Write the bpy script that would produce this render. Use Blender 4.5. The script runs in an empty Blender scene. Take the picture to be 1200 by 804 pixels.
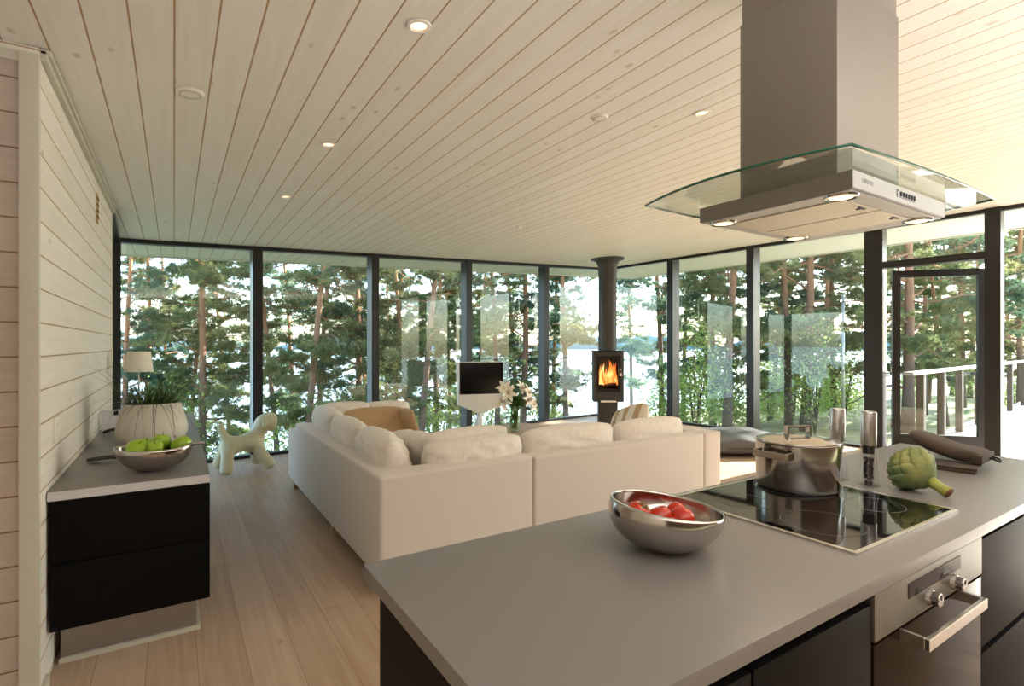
import bpy, bmesh, math, random
import numpy as np
from mathutils import Vector, Matrix
from math import sin, cos, pi, radians as R
random.seed(7)
S = bpy.context.scene
COL = S.collection

# ------------------------------------------------------------------ camera
cd = bpy.data.cameras.new('camera'); cam = bpy.data.objects.new('camera', cd); COL.objects.link(cam)
cd.sensor_width = 36; cd.lens = 617/1200*36; cd.shift_y = 3/1200; cd.clip_start = .02; cd.clip_end = 5000
cam.location = (0, 0, 1.37); cam.rotation_euler = (R(90), 0, -R(32.7))
S.camera = cam
# ------------------------------------------------------------------ light
S.view_settings.view_transform = 'Standard'; S.view_settings.look = 'None'
S.view_settings.gamma = 1; S.view_settings.use_curve_mapping = False
S.view_settings.exposure = 0.45
W = bpy.data.worlds.new('world'); S.world = W; W.use_nodes = True
wn = W.node_tree; wn.nodes.clear()
sky = wn.nodes.new('ShaderNodeTexSky'); sky.sky_type = 'NISHITA'; sky.sun_disc = False
sky.sun_elevation = R(42); sky.sun_rotation = R(95); sky.air_density = 1.0; sky.dust_density = 1.5; sky.ozone_density = 1.0
bg = wn.nodes.new('ShaderNodeBackground'); bg.inputs[1].default_value = .7
wo = wn.nodes.new('ShaderNodeOutputWorld')
wn.links.new(sky.outputs[0], bg.inputs[0]); wn.links.new(bg.outputs[0], wo.inputs[0])
sd = bpy.data.lights.new('sun', 'SUN'); sun = bpy.data.objects.new('sun', sd); COL.objects.link(sun)
sd.energy = 23; sd.angle = R(.6); sd.color = (1, .96, .90)
SD = Vector((cos(R(25)), .004, sin(R(25))))          # towards the sun
sun.rotation_euler = SD.to_track_quat('Z', 'Y').to_euler()
def area(name, loc, target, sx, sy, e, col):
    l = bpy.data.lights.new(name, 'AREA'); l.shape = 'RECTANGLE'; l.size = sx; l.size_y = sy; l.energy = e; l.color = col
    o = bpy.data.objects.new(name, l); COL.objects.link(o); o.location = loc
    o.rotation_euler = (Vector(loc)-Vector(target)).to_track_quat('Z', 'Y').to_euler(); return o
area('added_fill_uplight', (1.6, -1.3, 1.5), (1.6, -1.299, 2.9), 6.0, 1.4, 135, (.98, .98, 1))  # added unseen lamp aimed at the ceiling, brightens the room

# ------------------------------------------------------------------ frames of the house
A6 = R(6.05)
D = Vector((cos(A6), sin(A6), 0)); N = Vector((-sin(A6), cos(A6), 0))
P0 = Vector((.539, 7.08, 0)); COR = Vector((7.264, 7.793, 0))
def HF(right, far, z=0.):              # point measured from the glazed corner
    return COR + D*right + N*far + Vector((0, 0, z))
def ceil_z(x): return 2.52 + .0514*(x+.435)

# ------------------------------------------------------------------ materials
MAT = {}
def lin(c):
    return tuple(((v/255)/12.92 if v/255 <= .04045 else ((v/255+.055)/1.055)**2.4) for v in c)+(1,)
def mat(name, col, rough=.6, metal=0., spec=.5, trans=0., ior=1.45, emit=None, es=0, coat=0, sheen=0, aniso=0, sss=0):
    m = bpy.data.materials.new(name); m.use_nodes = True
    b = m.node_tree.nodes['Principled BSDF']
    b.inputs['Base Color'].default_value = lin(col); b.inputs['Roughness'].default_value = rough
    b.inputs['Metallic'].default_value = metal; b.inputs['Specular IOR Level'].default_value = spec
    b.inputs['Transmission Weight'].default_value = trans; b.inputs['IOR'].default_value = ior
    b.inputs['Coat Weight'].default_value = coat; b.inputs['Sheen Weight'].default_value = sheen
    b.inputs['Anisotropic'].default_value = aniso
    if emit: b.inputs['Emission Color'].default_value = lin(emit); b.inputs['Emission Strength'].default_value = es
    MAT[name] = m; return m
class NG:
    def __init__(s, m): s.t = m.node_tree; s.b = s.t.nodes['Principled BSDF']
    def n(s, typ, **kw):
        x = s.t.nodes.new(typ)
        for k, v in kw.items():
            if k.startswith('i'): x.inputs[int(k[1:])].default_value = v
            else: setattr(x, k, v)
        return x
    def l(s, a, b): s.t.links.new(a, b)
    def math(s, op, a, b=None, c=None):
        x = s.t.nodes.new('ShaderNodeMath'); x.operation = op
        for i, v in enumerate((a, b, c)):
            if v is None: continue
            if isinstance(v, (int, float)): x.inputs[i].default_value = v
            else: s.l(v, x.inputs[i])
        return x.outputs[0]
    def mix(s, f, a, b):
        x = s.t.nodes.new('ShaderNodeMix'); x.data_type = 'RGBA'
        for i, v in ((0, f), (6, a), (7, b)):
            if isinstance(v, tuple): x.inputs[i].default_value = v
            elif isinstance(v, (int, float)): x.inputs[i].default_value = v
            else: s.l(v, x.inputs[i])
        return x.outputs[2]
    def ramp(s, f, stops):
        x = s.t.nodes.new('ShaderNodeValToRGB'); e = x.color_ramp.elements
        e[0].position, e[0].color = stops[0]; e[1].position, e[1].color = stops[-1]
        for p, c in stops[1:-1]:
            q = e.new(p); q.color = c
        s.l(f, x.inputs[0]); return x.outputs[0]

def board_mat(name, base, dark, groove, across, along, pitch, phase, gw=.045, rough=.55, knots=True, seam=False, bump=.25, spec=.3, var=.35):
    """whitewashed / oiled boards: 'across' and 'along' are the world axes (0,1,2)"""
    m = mat(name, base, rough, spec=spec); g = NG(m)
    pos = g.n('ShaderNodeNewGeometry').outputs['Position']
    sp = g.n('ShaderNodeSeparateXYZ'); g.l(pos, sp.inputs[0])
    a, l = sp.outputs[across], sp.outputs[along]
    u = g.math('DIVIDE', g.math('SUBTRACT', a, phase), pitch)
    idx = g.math('FLOOR', u); fr = g.math('FRACT', u)
    edge = g.math('MINIMUM', fr, g.math('SUBTRACT', 1., fr))
    wn_ = g.n('ShaderNodeTexWhiteNoise', noise_dimensions='1D'); g.l(idx, wn_.inputs['W'])
    shift = g.math('MULTIPLY', wn_.outputs['Value'], 37.)
    seg = None
    if seam:
        ll = g.math('ADD', l, shift); sv = g.math('DIVIDE', ll, 2.3)
        sidx = g.math('FLOOR', sv); sfr = g.math('FRACT', sv)
        w2 = g.n('ShaderNodeTexWhiteNoise', noise_dimensions='2D'); cb = g.n('ShaderNodeCombineXYZ'); g.l(idx, cb.inputs[0]); g.l(sidx, cb.inputs[1]); g.l(cb.outputs[0], w2.inputs['Vector'])
        rnd = w2.outputs['Value']
        sedge = g.math('LESS_THAN', sfr, .0012)
    else: rnd = wn_.outputs['Value']
    cv = g.n('ShaderNodeCombineXYZ')
    g.l(g.math('MULTIPLY', a, 34.), cv.inputs[0]); g.l(g.math('MULTIPLY', g.math('ADD', l, shift), 1.5), cv.inputs[1]); g.l(shift, cv.inputs[2])
    grain = g.n('ShaderNodeTexNoise'); grain.inputs['Scale'].default_value = 1.; grain.inputs['Detail'].default_value = 5; grain.inputs['Distortion'].default_value = .6
    g.l(cv.outputs[0], grain.inputs[0])
    f = g.math('ADD', g.math('MULTIPLY', g.math('SUBTRACT', grain.outputs[0], .5), 1.3), g.math('MULTIPLY', rnd, var))
    c = g.mix(g.ramp(f, [(0., (0, 0, 0, 1)), (.75, (1, 1, 1, 1))]), lin(base), lin(dark))
    if knots:
        kv = g.n('ShaderNodeCombineXYZ'); g.l(g.math('MULTIPLY', a, 6.), kv.inputs[0]); g.l(g.math('MULTIPLY', g.math('ADD', l, shift), 3.2), kv.inputs[1])
        vo = g.n('ShaderNodeTexVoronoi'); vo.inputs['Scale'].default_value = 1.; g.l(kv.outputs[0], vo.inputs[0])
        k = g.ramp(vo.outputs['Distance'], [(.03, (1, 1, 1, 1)), (.10, (0, 0, 0, 1))])
        c = g.mix(g.math('MULTIPLY', k, .5), c, lin(groove))
    gm = g.ramp(edge, [(gw*.35, (1, 1, 1, 1)), (gw, (0, 0, 0, 1))])
    if seam: gm = g.math('MAXIMUM', gm, sedge)
    c = g.mix(gm, c, lin(groove))
    g.l(c, g.b.inputs['Base Color'])
    bp = g.n('ShaderNodeBump'); bp.inputs['Strength'].default_value = bump; bp.inputs['Distance'].default_value = .004
    g.l(g.math('SUBTRACT', g.math('MULTIPLY', grain.outputs[0], .15), gm), bp.inputs['Height']); g.l(bp.outputs[0], g.b.inputs['Normal'])
    return m

board_mat('ceiling_boards', (238, 234, 226), (228, 221, 208), (172, 140, 100), 0, 1, .136, .001, gw=.035)
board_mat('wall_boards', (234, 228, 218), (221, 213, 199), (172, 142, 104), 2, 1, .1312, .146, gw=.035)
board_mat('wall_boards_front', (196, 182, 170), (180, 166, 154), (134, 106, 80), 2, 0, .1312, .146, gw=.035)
board_mat('wall_dark', (112, 92, 76), (90, 72, 58), (50, 40, 32), 2, 0, .1312, .146, gw=.035)
board_mat('floor_boards', (196, 172, 147), (170, 143, 116), (140, 110, 82), 0, 1, .185, .086, gw=.010, rough=.42, seam=True, bump=.12, spec=.45, var=.55)
board_mat('deck_boards', (205, 200, 192), (180, 176, 168), (90, 84, 78), 1, 0, .12, 0, gw=.05, rough=.75)
mat('white_trim', (200, 196, 180), .5)
mat('dark_frame', (26, 23, 22), .35)
mat('chrome', (200, 200, 200), .12, 1)
mat('brass_strip', (190, 180, 160), .3, 1)
mat('white_plastic', (236, 232, 222), .4)
mat('cream_plastic', (196, 187, 152), .45)
mat('white_ceramic', (226, 218, 204), .5)
mat('lamp_shade', (238, 230, 214), .8)
mat('stove_black', (74, 70, 65), .45, spec=.4)
mat('cast_dark', (18, 17, 16), .5)
mat('black_front', (13, 12, 12), .5, ior=1.25, spec=.3)
mat('black_gap', (6, 6, 6), .8, spec=.1)
mat('plinth_metal', (168, 166, 162), .38, 1)
mat('dark_inside', (14, 13, 12), .5)
mat('black_glass', (8, 8, 9), .03, spec=.7)
mat('oven_glass', (34, 22, 15), .1, ior=1.22, spec=.25)
mat('mill_steel', (196, 194, 192), .32, 1)
mat('steel_edge', (224, 222, 218), .25, 1)
mat('tv_screen', (10, 9, 12), .22, spec=.35)
mat('led_text', (190, 190, 190), .4, emit=(170, 160, 150), es=.05)
mat('marking', (70, 72, 80), .5)
mat('faint_marking', (178, 176, 182), .5)
mat('warm_bulb', (255, 220, 180), .4, emit=(255, 208, 165), es=1.8)
mat('hood_white', (206, 204, 206), .35, 0.0, spec=.5)
mat('apple_green', (150, 186, 44), .3, coat=.3)
mat('stem_brown', (92, 70, 40), .7)
mat('tomato_red', (184, 44, 16), .2, coat=.3)
mat('pepper', (30, 22, 18), .6)
mat('salt', (226, 220, 214), .6)
mat('mitt_brown', (66, 52, 40), .9, sheen=.1)
mat('leather_black', (92, 90, 89), .34)
mat('tan_cloth', (190, 158, 118), .85)
mat('grass_leaf', (64, 84, 42), .55)
mat('soil', (58, 44, 32), .95)
mat('lily_white', (246, 240, 222), .5)
mat('lily_leaf', (70, 112, 34), .45)
mat('pollen', (150, 82, 30), .7)
mat('table_wood', (186, 150, 108), .4)
mat('rail_metal', (225, 225, 224), .3, .6)
mat('post_wood', (84, 74, 64), .7)
mat('fascia_white', (222, 220, 208), .6)
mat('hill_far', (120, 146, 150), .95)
mat('log', (60, 40, 26), .9)
mat('artichoke_stem', (150, 156, 76), .6)
mat('cut_end', (110, 74, 44), .8)
mat('granite', (150, 144, 136), .85)

def steel(name, col, rough, axis_scale, bumpy=.02):
    m = mat(name, col, rough, 1.); g = NG(m)
    tc = g.n('ShaderNodeTexCoord'); mp = g.n('ShaderNodeMapping'); mp.inputs['Scale'].default_value = axis_scale
    g.l(tc.outputs['Object'], mp.inputs[0]); no = g.n('ShaderNodeTexNoise'); no.inputs['Scale'].default_value = 1; no.inputs['Detail'].default_value = 3; g.l(mp.outputs[0], no.inputs[0])
    g.l(g.math('ADD', g.math('MULTIPLY', no.outputs[0], .16), rough-.08), g.b.inputs['Roughness'])
    bp = g.n('ShaderNodeBump'); bp.inputs['Strength'].default_value = bumpy; g.l(no.outputs[0], bp.inputs['Height']); g.l(bp.outputs[0], g.b.inputs['Normal'])
    return m
steel('brushed_steel', (178, 172, 166), .26, (4, 4, 500))
steel('bowl_steel', (190, 184, 178), .15, (3, 3, 260))
steel('oven_steel', (138, 136, 131), .5, (3, 3, 300))
steel('hood_steel', (150, 144, 138), .42, (3, 3, 300))
steel('pot_steel', (196, 190, 182), .15, (4, 4, 300), .01)

def noisy(name, c1, c2, scale, rough=.8, bump=.0, spec=.3, detail=4, dist=.01, sheen=0):
    m = mat(name, c1, rough, spec=spec, sheen=sheen); g = NG(m)
    tc = g.n('ShaderNodeTexCoord'); no = g.n('ShaderNodeTexNoise'); no.inputs['Scale'].default_value = scale; no.inputs['Detail'].default_value = detail
    g.l(tc.outputs['Object'], no.inputs[0])
    g.l(g.mix(g.ramp(no.outputs[0], [(.35, (0, 0, 0, 1)), (.65, (1, 1, 1, 1))]), lin(c1), lin(c2)), g.b.inputs['Base Color'])
    if bump:
        bp = g.n('ShaderNodeBump'); bp.inputs['Strength'].default_value = bump; bp.inputs['Distance'].default_value = dist
        g.l(no.outputs[0], bp.inputs['Height']); g.l(bp.outputs[0], g.b.inputs['Normal'])
    return m
noisy('worktop', (125, 120, 117), (120, 115, 112), 900, .34, spec=.5)
noisy('worktop_edge', (128, 122, 116), (122, 116, 110), 700, .45)
noisy('sofa_cloth', (222, 212, 202), (214, 204, 193), 420, .9, .15, dist=.002, sheen=.2)
noisy('cushion_cloth', (238, 230, 219), (230, 220, 207), 30, .9, .35, dist=.012, sheen=.2)
noisy('ground_cover', (176, 172, 132), (126, 134, 84), .8, .95, .5, dist=.2)
noisy('bark_low', (92, 74, 62), (58, 48, 44), 5, .95, .8, dist=.05)
noisy('artichoke_leaf', (146, 146, 88), (88, 110, 74), 14, .6, .1)
noisy('rock', (170, 164, 150), (120, 116, 104), 1.5, .9, .6, dist=.1)

# pine bark: grey-brown low, orange-red higher up the trunk
m = MAT['bark_low']; g = NG(m)
pos = g.n('ShaderNodeTexCoord').outputs['Object']; sp = g.n('ShaderNodeSeparateXYZ'); g.l(pos, sp.inputs[0])
no = g.n('ShaderNodeTexNoise'); no.inputs['Scale'].default_value = 3; g.l(pos, no.inputs[0])
h = g.math('ADD', g.math('DIVIDE', sp.outputs[2], 9.), g.math('MULTIPLY', no.outputs[0], .35))
g.l(g.ramp(h, [(.3, lin((112, 98, 90))), (.62, lin((156, 116, 90))), (1., lin((198, 142, 104)))]), g.b.inputs['Base Color'])
def leafmat(name, c1, c2, tr=.45):
    m = bpy.data.materials.new(name); m.use_nodes = True; t = m.node_tree; t.nodes.clear(); MAT[name] = m
    o = t.nodes.new('ShaderNodeOutputMaterial'); d = t.nodes.new('ShaderNodeBsdfDiffuse'); r = t.nodes.new('ShaderNodeBsdfTranslucent'); x = t.nodes.new('ShaderNodeMixShader')
    tc = t.nodes.new('ShaderNodeTexCoord'); no = t.nodes.new('ShaderNodeTexNoise'); no.inputs['Scale'].default_value = 1.4; t.links.new(tc.outputs['Object'], no.inputs[0])
    rp = t.nodes.new('ShaderNodeValToRGB'); e = rp.color_ramp.elements; e[0].position = .35; e[0].color = lin(c1); e[1].position = .65; e[1].color = lin(c2)
    t.links.new(no.outputs[0], rp.inputs[0]); t.links.new(rp.outputs[0], d.inputs[0]); t.links.new(rp.outputs[0], r.inputs[0])
    x.inputs[0].default_value = tr; t.links.new(d.outputs[0], x.inputs[1]); t.links.new(r.outputs[0], x.inputs[2]); t.links.new(x.outputs[0], o.inputs[0])
leafmat('needles', (104, 124, 86), (154, 156, 106), .45)
leafmat('needles_cool', (90, 120, 104), (126, 146, 110), .45)
leafmat('leaves', (140, 172, 92), (182, 200, 120), .5)

# thin window glass: see-through with a Fresnel reflection
def pane_mat(name, tint, k=1.0):
    m = bpy.data.materials.new(name); m.use_nodes = True; t = m.node_tree; t.nodes.clear(); MAT[name] = m
    o = t.nodes.new('ShaderNodeOutputMaterial'); a = t.nodes.new('ShaderNodeBsdfTransparent'); b_ = t.nodes.new('ShaderNodeBsdfGlossy'); x = t.nodes.new('ShaderNodeMixShader')
    b_.inputs['Roughness'].default_value = 0.0; a.inputs[0].default_value = tint
    ge = t.nodes.new('ShaderNodeNewGeometry'); dt_ = t.nodes.new('ShaderNodeVectorMath'); dt_.operation = 'DOT_PRODUCT'
    t.links.new(ge.outputs['Incoming'], dt_.inputs[0]); t.links.new(ge.outputs['Normal'], dt_.inputs[1])
    def mth(op, p, q):
        y = t.nodes.new('ShaderNodeMath'); y.operation = op
        for i_, v_ in enumerate((p, q)):
            if v_ is None: continue
            if isinstance(v_, (int, float)): y.inputs[i_].default_value = v_
            else: t.links.new(v_, y.inputs[i_])
        return y.outputs[0]
    fr_ = mth('POWER', mth('SUBTRACT', 1., mth('ABSOLUTE', dt_.outputs['Value'], None)), 5.)
    fr_ = mth('ADD', mth('MULTIPLY', fr_, .9), .04*k)
    t.links.new(fr_, x.inputs[0]); t.links.new(a.outputs[0], x.inputs[1]); t.links.new(b_.outputs[0], x.inputs[2]); t.links.new(x.outputs[0], o.inputs[0])
pane_mat('window_glass', (.93, .96, .94, 1), 1.3)
pane_mat('hood_glass', (.90, .95, .91, 1), 1.6)
pane_mat('clear_acrylic', (.96, .96, .96, 1), 1.5)
pane_mat('vase_glass', (.90, .95, .88, 1), 1.6)
mat('glass_rim', (40, 92, 70), .1, spec=.6)

# water
m = mat('lake_water', (150, 176, 190), .12, spec=.8); g = NG(m)
tc = g.n('ShaderNodeTexCoord'); no = g.n('ShaderNodeTexNoise'); no.inputs['Scale'].default_value = .9; no.inputs['Detail'].default_value = 6; g.l(tc.outputs['Object'], no.inputs[0])
bp = g.n('ShaderNodeBump'); bp.inputs['Strength'].default_value = .6; bp.inputs['Distance'].default_value = .25; g.l(no.outputs[0], bp.inputs['Height']); g.l(bp.outputs[0], g.b.inputs['Normal'])
# flame
m = mat('flame', (255, 150, 40), .5); g = NG(m)
tc = g.n('ShaderNodeTexCoord'); mp = g.n('ShaderNodeMapping'); mp.inputs['Scale'].default_value = (16, 16, 4); g.l(tc.outputs['Object'], mp.inputs[0])
no = g.n('ShaderNodeTexNoise'); no.inputs['Scale'].default_value = 1; no.inputs['Detail'].default_value = 3; no.inputs['Distortion'].default_value = .8; g.l(mp.outputs[0], no.inputs[0])
g.l(g.ramp(no.outputs[0], [(.3, lin((120, 50, 18))), (.48, lin((232, 110, 36))), (.62, lin((255, 196, 110)))]), g.b.inputs['Emission Color'])
g.b.inputs['Emission Strength'].default_value = 1.5; g.b.inputs['Base Color'].default_value = lin((90, 40, 20))
# striped cushion cloth
m = mat('striped_cloth', (226, 208, 180), .9); g = NG(m)
tc = g.n('ShaderNodeTexCoord'); sp = g.n('ShaderNodeSeparateXYZ'); g.l(tc.outputs['Object'], sp.inputs[0])
fr = g.math('FRACT', g.math('MULTIPLY', sp.outputs[0], 6.5))
g.l(g.mix(g.math('GREATER_THAN', fr, .58), lin((232, 218, 196)), lin((196, 160, 118))), g.b.inputs['Base Color'])
# hood filter mesh
m = mat('filter_mesh', (188, 184, 174), .4, .8); g = NG(m)
tc = g.n('ShaderNodeTexCoord'); vo = g.n('ShaderNodeTexVoronoi'); vo.inputs['Scale'].default_value = 130; vo.inputs['Randomness'].default_value = 0; g.l(tc.outputs['Object'], vo.inputs[0])
g.l(g.mix(g.ramp(vo.outputs['Distance'], [(.3, (0, 0, 0, 1)), (.36, (1, 1, 1, 1))]), lin((120, 116, 108)), lin((214, 208, 196))), g.b.inputs['Base Color'])

# ------------------------------------------------------------------ mesh helpers
def mesh_obj(name, verts, faces, mt, parent=None, smooth=False, loc=None, rotz=0, mats=None, fm=None):
    me = bpy.data.meshes.new(name); me.from_pydata([tuple(v) for v in verts], [], faces); me.update()
    for q in (mats or [mt]): me.materials.append(MAT[q])
    if fm is not None: me.polygons.foreach_set('material_index', fm)
    if smooth: me.polygons.foreach_set('use_smooth', [True]*len(me.polygons))
    o = bpy.data.objects.new(name, me); COL.objects.link(o)
    if parent: o.parent = parent
    if loc is not None: o.location = loc
    o.rotation_euler.z = rotz
    return o
def bm_obj(name, bm, mt, parent=None, smooth=False, loc=None, rotz=0, autosm=None):
    bmesh.ops.recalc_face_normals(bm, faces=bm.faces)
    me = bpy.data.meshes.new(name); bm.to_mesh(me); bm.free(); me.materials.append(MAT[mt])
    if smooth: me.polygons.foreach_set('use_smooth', [True]*len(me.polygons))
    if autosm is not None:
        me.polygons.foreach_set('use_smooth', [True]*len(me.polygons))
        try: me.set_sharp_from_angle(angle=R(autosm))
        except Exception: pass
    o = bpy.data.objects.new(name, me); COL.objects.link(o)
    if parent: o.parent = parent
    if loc is not None: o.location = loc
    o.rotation_euler.z = rotz
    return o
def add_box(bm, x0, x1, y0, y1, z0, z1, bevel=0, M=None, seg=2):
    r = bmesh.ops.create_cube(bm, size=1); vs = r['verts']
    for v in vs: v.co = Vector((x0+(v.co.x+.5)*(x1-x0), y0+(v.co.y+.5)*(y1-y0), z0+(v.co.z+.5)*(z1-z0)))
    if bevel:
        es = list({e for v in vs for e in v.link_edges})
        r = bmesh.ops.bevel(bm, geom=es, offset=bevel, segments=seg, profile=.7, affect='EDGES'); vs = list({v for f in r['faces'] for v in f.verts} | {v for v in vs if v.is_valid})
    if M is not None: bmesh.ops.transform(bm, matrix=M, verts=vs)
    return vs
def box(name, x0, x1, y0, y1, z0, z1, mt, parent=None, bevel=0, loc=None, rotz=0, M=None, seg=2):
    bm = bmesh.new(); add_box(bm, x0, x1, y0, y1, z0, z1, bevel, M, seg)
    return bm_obj(name, bm, mt, parent, loc=loc, rotz=rotz, autosm=40 if bevel else None)
def lathe_data(prof, n=40, cx=0, cy=0, sx=1, sy=1):
    v, f = [], []
    for (r, z) in prof:
        for i in range(n):
            a = 2*pi*i/n; v.append((cx+r*cos(a)*sx, cy+r*sin(a)*sy, z))
    for k in range(len(prof)-1):
        for i in range(n):
            j = (i+1) % n; f.append((k*n+i, k*n+j, (k+1)*n+j, (k+1)*n+i))
    if prof[0][0] > 1e-4: f.append(tuple(range(n-1, -1, -1)))
    if prof[-1][0] > 1e-4: f.append(tuple((len(prof)-1)*n+i for i in range(n)))
    return v, f
def lathe(name, prof, mt, parent=None, loc=None, n=40, cap=True, sharp=35, **k):
    v, f = lathe_data(prof, n, **k)
    if not cap: f = [q for q in f if len(q) == 4]
    o = mesh_obj(name, v, f, mt, parent, True, loc)
    try: o.data.set_sharp_from_angle(angle=R(sharp))
    except Exception: pass
    return o
def tube_data(pts, rad, n=8, closed_ends=True):
    P = [Vector(p) for p in pts]; v, f = [], []
    if not hasattr(rad, '__len__'): rad = [rad]*len(P)
    up = Vector((0, 0, 1)); prev = None
    for i, p in enumerate(P):
        t = (P[min(i+1, len(P)-1)]-P[max(i-1, 0)])
        if t.length < 1e-9: t = Vector((0, 0, 1))
        t.normalize()
        if prev is None:
            a = t.cross(up);
            if a.length < .1: a = t.cross(Vector((1, 0, 0)))
            a.normalize()
        else:
            a = prev - t*prev.dot(t); a.normalize()
        prev = a; b = t.cross(a)
        for k in range(n):
            an = 2*pi*k/n; q = p+(a*cos(an)+b*sin(an))*rad[i]; v.append(tuple(q))
    for i in range(len(P)-1):
        for k in range(n):
            j = (k+1) % n; f.append((i*n+k, i*n+j, (i+1)*n+j, (i+1)*n+k))
    if closed_ends: f.append(tuple(range(n-1, -1, -1))); f.append(tuple((len(P)-1)*n+k for k in range(n)))
    return v, f
def tube(name, pts, rad, mt, parent=None, n=8, loc=None, smooth=True):
    v, f = tube_data(pts, rad, n); return mesh_obj(name, v, f, mt, parent, smooth, loc)
class MB:
    def __init__(s): s.v = []; s.f = []
    def add(s, v, f):
        k = len(s.v); s.v += list(v); s.f += [tuple(i+k for i in q) for q in f]; return s
    def build(s, name, mt, parent=None, smooth=False, loc=None, rotz=0): return mesh_obj(name, s.v, s.f, mt, parent, smooth, loc, rotz)
def tag(o, label, cat, group=None):
    o['label'] = label; o['category'] = cat
    if group: o['group'] = group
    return o
def thing(name, label, cat, loc=(0, 0, 0), rotz=0, group=None):
    o = bpy.data.objects.new(name, None); COL.objects.link(o); o.empty_display_size = .1
    o.location = loc; o.rotation_euler.z = rotz; return tag(o, label, cat, group)
def struct(o): o['kind'] = 'structure'; return o
def dup(root, loc=None, rotz=None, scale=None, label=None):
    r = root.copy(); COL.objects.link(r)
    if loc is not None: r.location = loc
    if rotz is not None: r.rotation_euler.z = rotz
    if scale is not None: r.scale = scale
    if label: r['label'] = label
    for ch in list(root.children):
        c = ch.copy(); COL.objects.link(c); c.parent = r
        for g_ in ch.children:
            d = g_.copy(); COL.objects.link(d); d.parent = c
    return r
def hbox(name, r0, r1, f0, f1, z0, z1, mt, parent=None, bevel=0):   # box in the house frame
    M = Matrix.Translation(COR) @ Matrix.Rotation(A6, 4, 'Z')
    bm = bmesh.new(); add_box(bm, r0, r1, f0, f1, z0, z1, bevel); bmesh.ops.transform(bm, matrix=M, verts=bm.verts)
    return bm_obj(name, bm, mt, parent)
def pillow(name, w, h, t, mt, parent=None, seed=0, n=26, wr=.012, sag=0.):
    """soft cushion: lies in local XZ (w along x, h along z), thickness along y"""
    rnd = random.Random(seed); v, f = [], []
    ph = [rnd.uniform(0, 6.28) for _ in range(8)]; fq = [rnd.uniform(4, 13) for _ in range(8)]
    def P(u, s, side):
        e = max(0., (1-abs(u)**2.9)*(1-abs(s)**2.4)); th = t/2*e**.42
        x = w/2*u*(1-.02*(1-abs(s)**2)*abs(u)**3-.07*abs(s*u)**3); z = h/2*s*(1-.02*(1-abs(u)**2)*abs(s)**3-.12*abs(s*u)**3+.05*s*(1-u*u))
        wv = wr*e**.5*(sin(fq[0]*u+fq[1]*s+ph[0])+.7*sin(fq[2]*u*1.6-fq[3]*s+ph[1])+.5*sin(fq[4]*s*2+ph[2]*u))
        z += -sag*(1-abs(u)**2)*(.5+.5*s)
        return (x, side*(th+wv*.5) if e > 0 else 0., z+h/2)
    for side in (1, -1):
        k = len(v)
        for i in range(n+1):
            for j in range(n+1):
                u = sin(pi/2*(-1+2*i/n)); s = sin(pi/2*(-1+2*j/n)); v.append(P(u, s, side))
        for i in range(n):
            for j in range(n):
                a = k+i*(n+1)+j; q = (a, a+1, a+n+2, a+n+1); f.append(q if side < 0 else q[::-1])
    bm = bmesh.new(); bv = [bm.verts.new(p) for p in v]
    for q in f: bm.faces.new([bv[i] for i in q])
    bmesh.ops.remove_doubles(bm, verts=bm.verts, dist=1e-5)
    return bm_obj(name, bm, mt, parent, smooth=True)
def set_rot(o, rx=0, ry=0, rz=0): o.rotation_euler = (rx, ry, rz); return o

# ================================================================== ROOM SHELL
def quadslab(name, pts, t, mt, up=True):
    v = [tuple(p) for p in pts]+[(p[0], p[1], p[2]+t) for p in pts]; n = len(pts)
    f = [tuple(range(n)), tuple(range(2*n-1, n-1, -1))]+[(i, (i+1) % n, (i+1) % n+n, i+n) for i in range(n)]
    bm = bmesh.new(); bv = [bm.verts.new(p) for p in v]
    for q in f: bm.faces.new([bv[i] for i in q])
    return bm_obj(name, bm, mt)
XL = -.435; YE = 5.48
fa = HF(-8.05, .12); fb = HF(.12, .12); fc = HF(.12, -9.6)
struct(quadslab('floor', [(-2.6, -2.4, -.2), (fc.x, fc.y, -.2), (fb.x, fb.y, -.2), (fa.x, fa.y, -.2), (-.7, YE, -.2), (-2.6, YE, -.2)], .2, 'floor_boards'))
# sloped boarded ceiling running out over the glass as the eaves
c1 = HF(-8.6, 1.25); c2 = HF(2.45, 1.25); c3 = HF(2.45, -11.5)
cp = [(-2.6, -1.2), (c3.x, -1.2), (c3.x-.0, c3.y), (c2.x, c2.y), (c1.x, c1.y), (-2.6, c1.y)]
cp = [(-2.6, -2.5), (HF(2.45, -9.9).x, -2.5), (c2.x, c2.y), (c1.x, c1.y), (-2.6, c1.y)]
struct(quadslab('ceiling', [(x, y, ceil_z(x)) for x, y in cp], .25, 'ceiling_boards'))
# left wall block with the boarded faces
struct(box('wall_left', XL-.2, XL, 2.69, YE, 0, 2.515, 'wall_boards'))
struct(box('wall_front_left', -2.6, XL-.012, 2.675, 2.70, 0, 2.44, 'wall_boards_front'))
struct(box('wall_back', -2.6, 9.2, -2.5, -2.4, 0, 3.1, 'wall_dark'))  # unseen wall added behind the camera, dark to keep reflections in glass and steel low
struct(box('wall_side', -2.7, -2.6, -2.5, 2.69, 0, 2.6, 'wall_boards'))
struct(box('trim_1', XL-.055, XL+.002, 2.655, 2.69, 0, 2.478, 'white_trim', bevel=.002))
struct(box('trim_2', -2.6, XL-.055, 2.665, 2.69, 2.44, 2.478, 'white_trim', bevel=.002))
bm = bmesh.new(); add_box(bm, XL, XL+.022, 2.69, YE, 2.470, 2.512, .004); add_box(bm, XL, XL+.034, 2.69, YE, 2.494, 2.516, .004)
struct(bm_obj('trim_3', bm, 'white_trim'))
struct(box('baseboard_left', XL, XL+.014, 2.69, 2.795, 0, .05, 'white_trim', bevel=.002))
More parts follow.
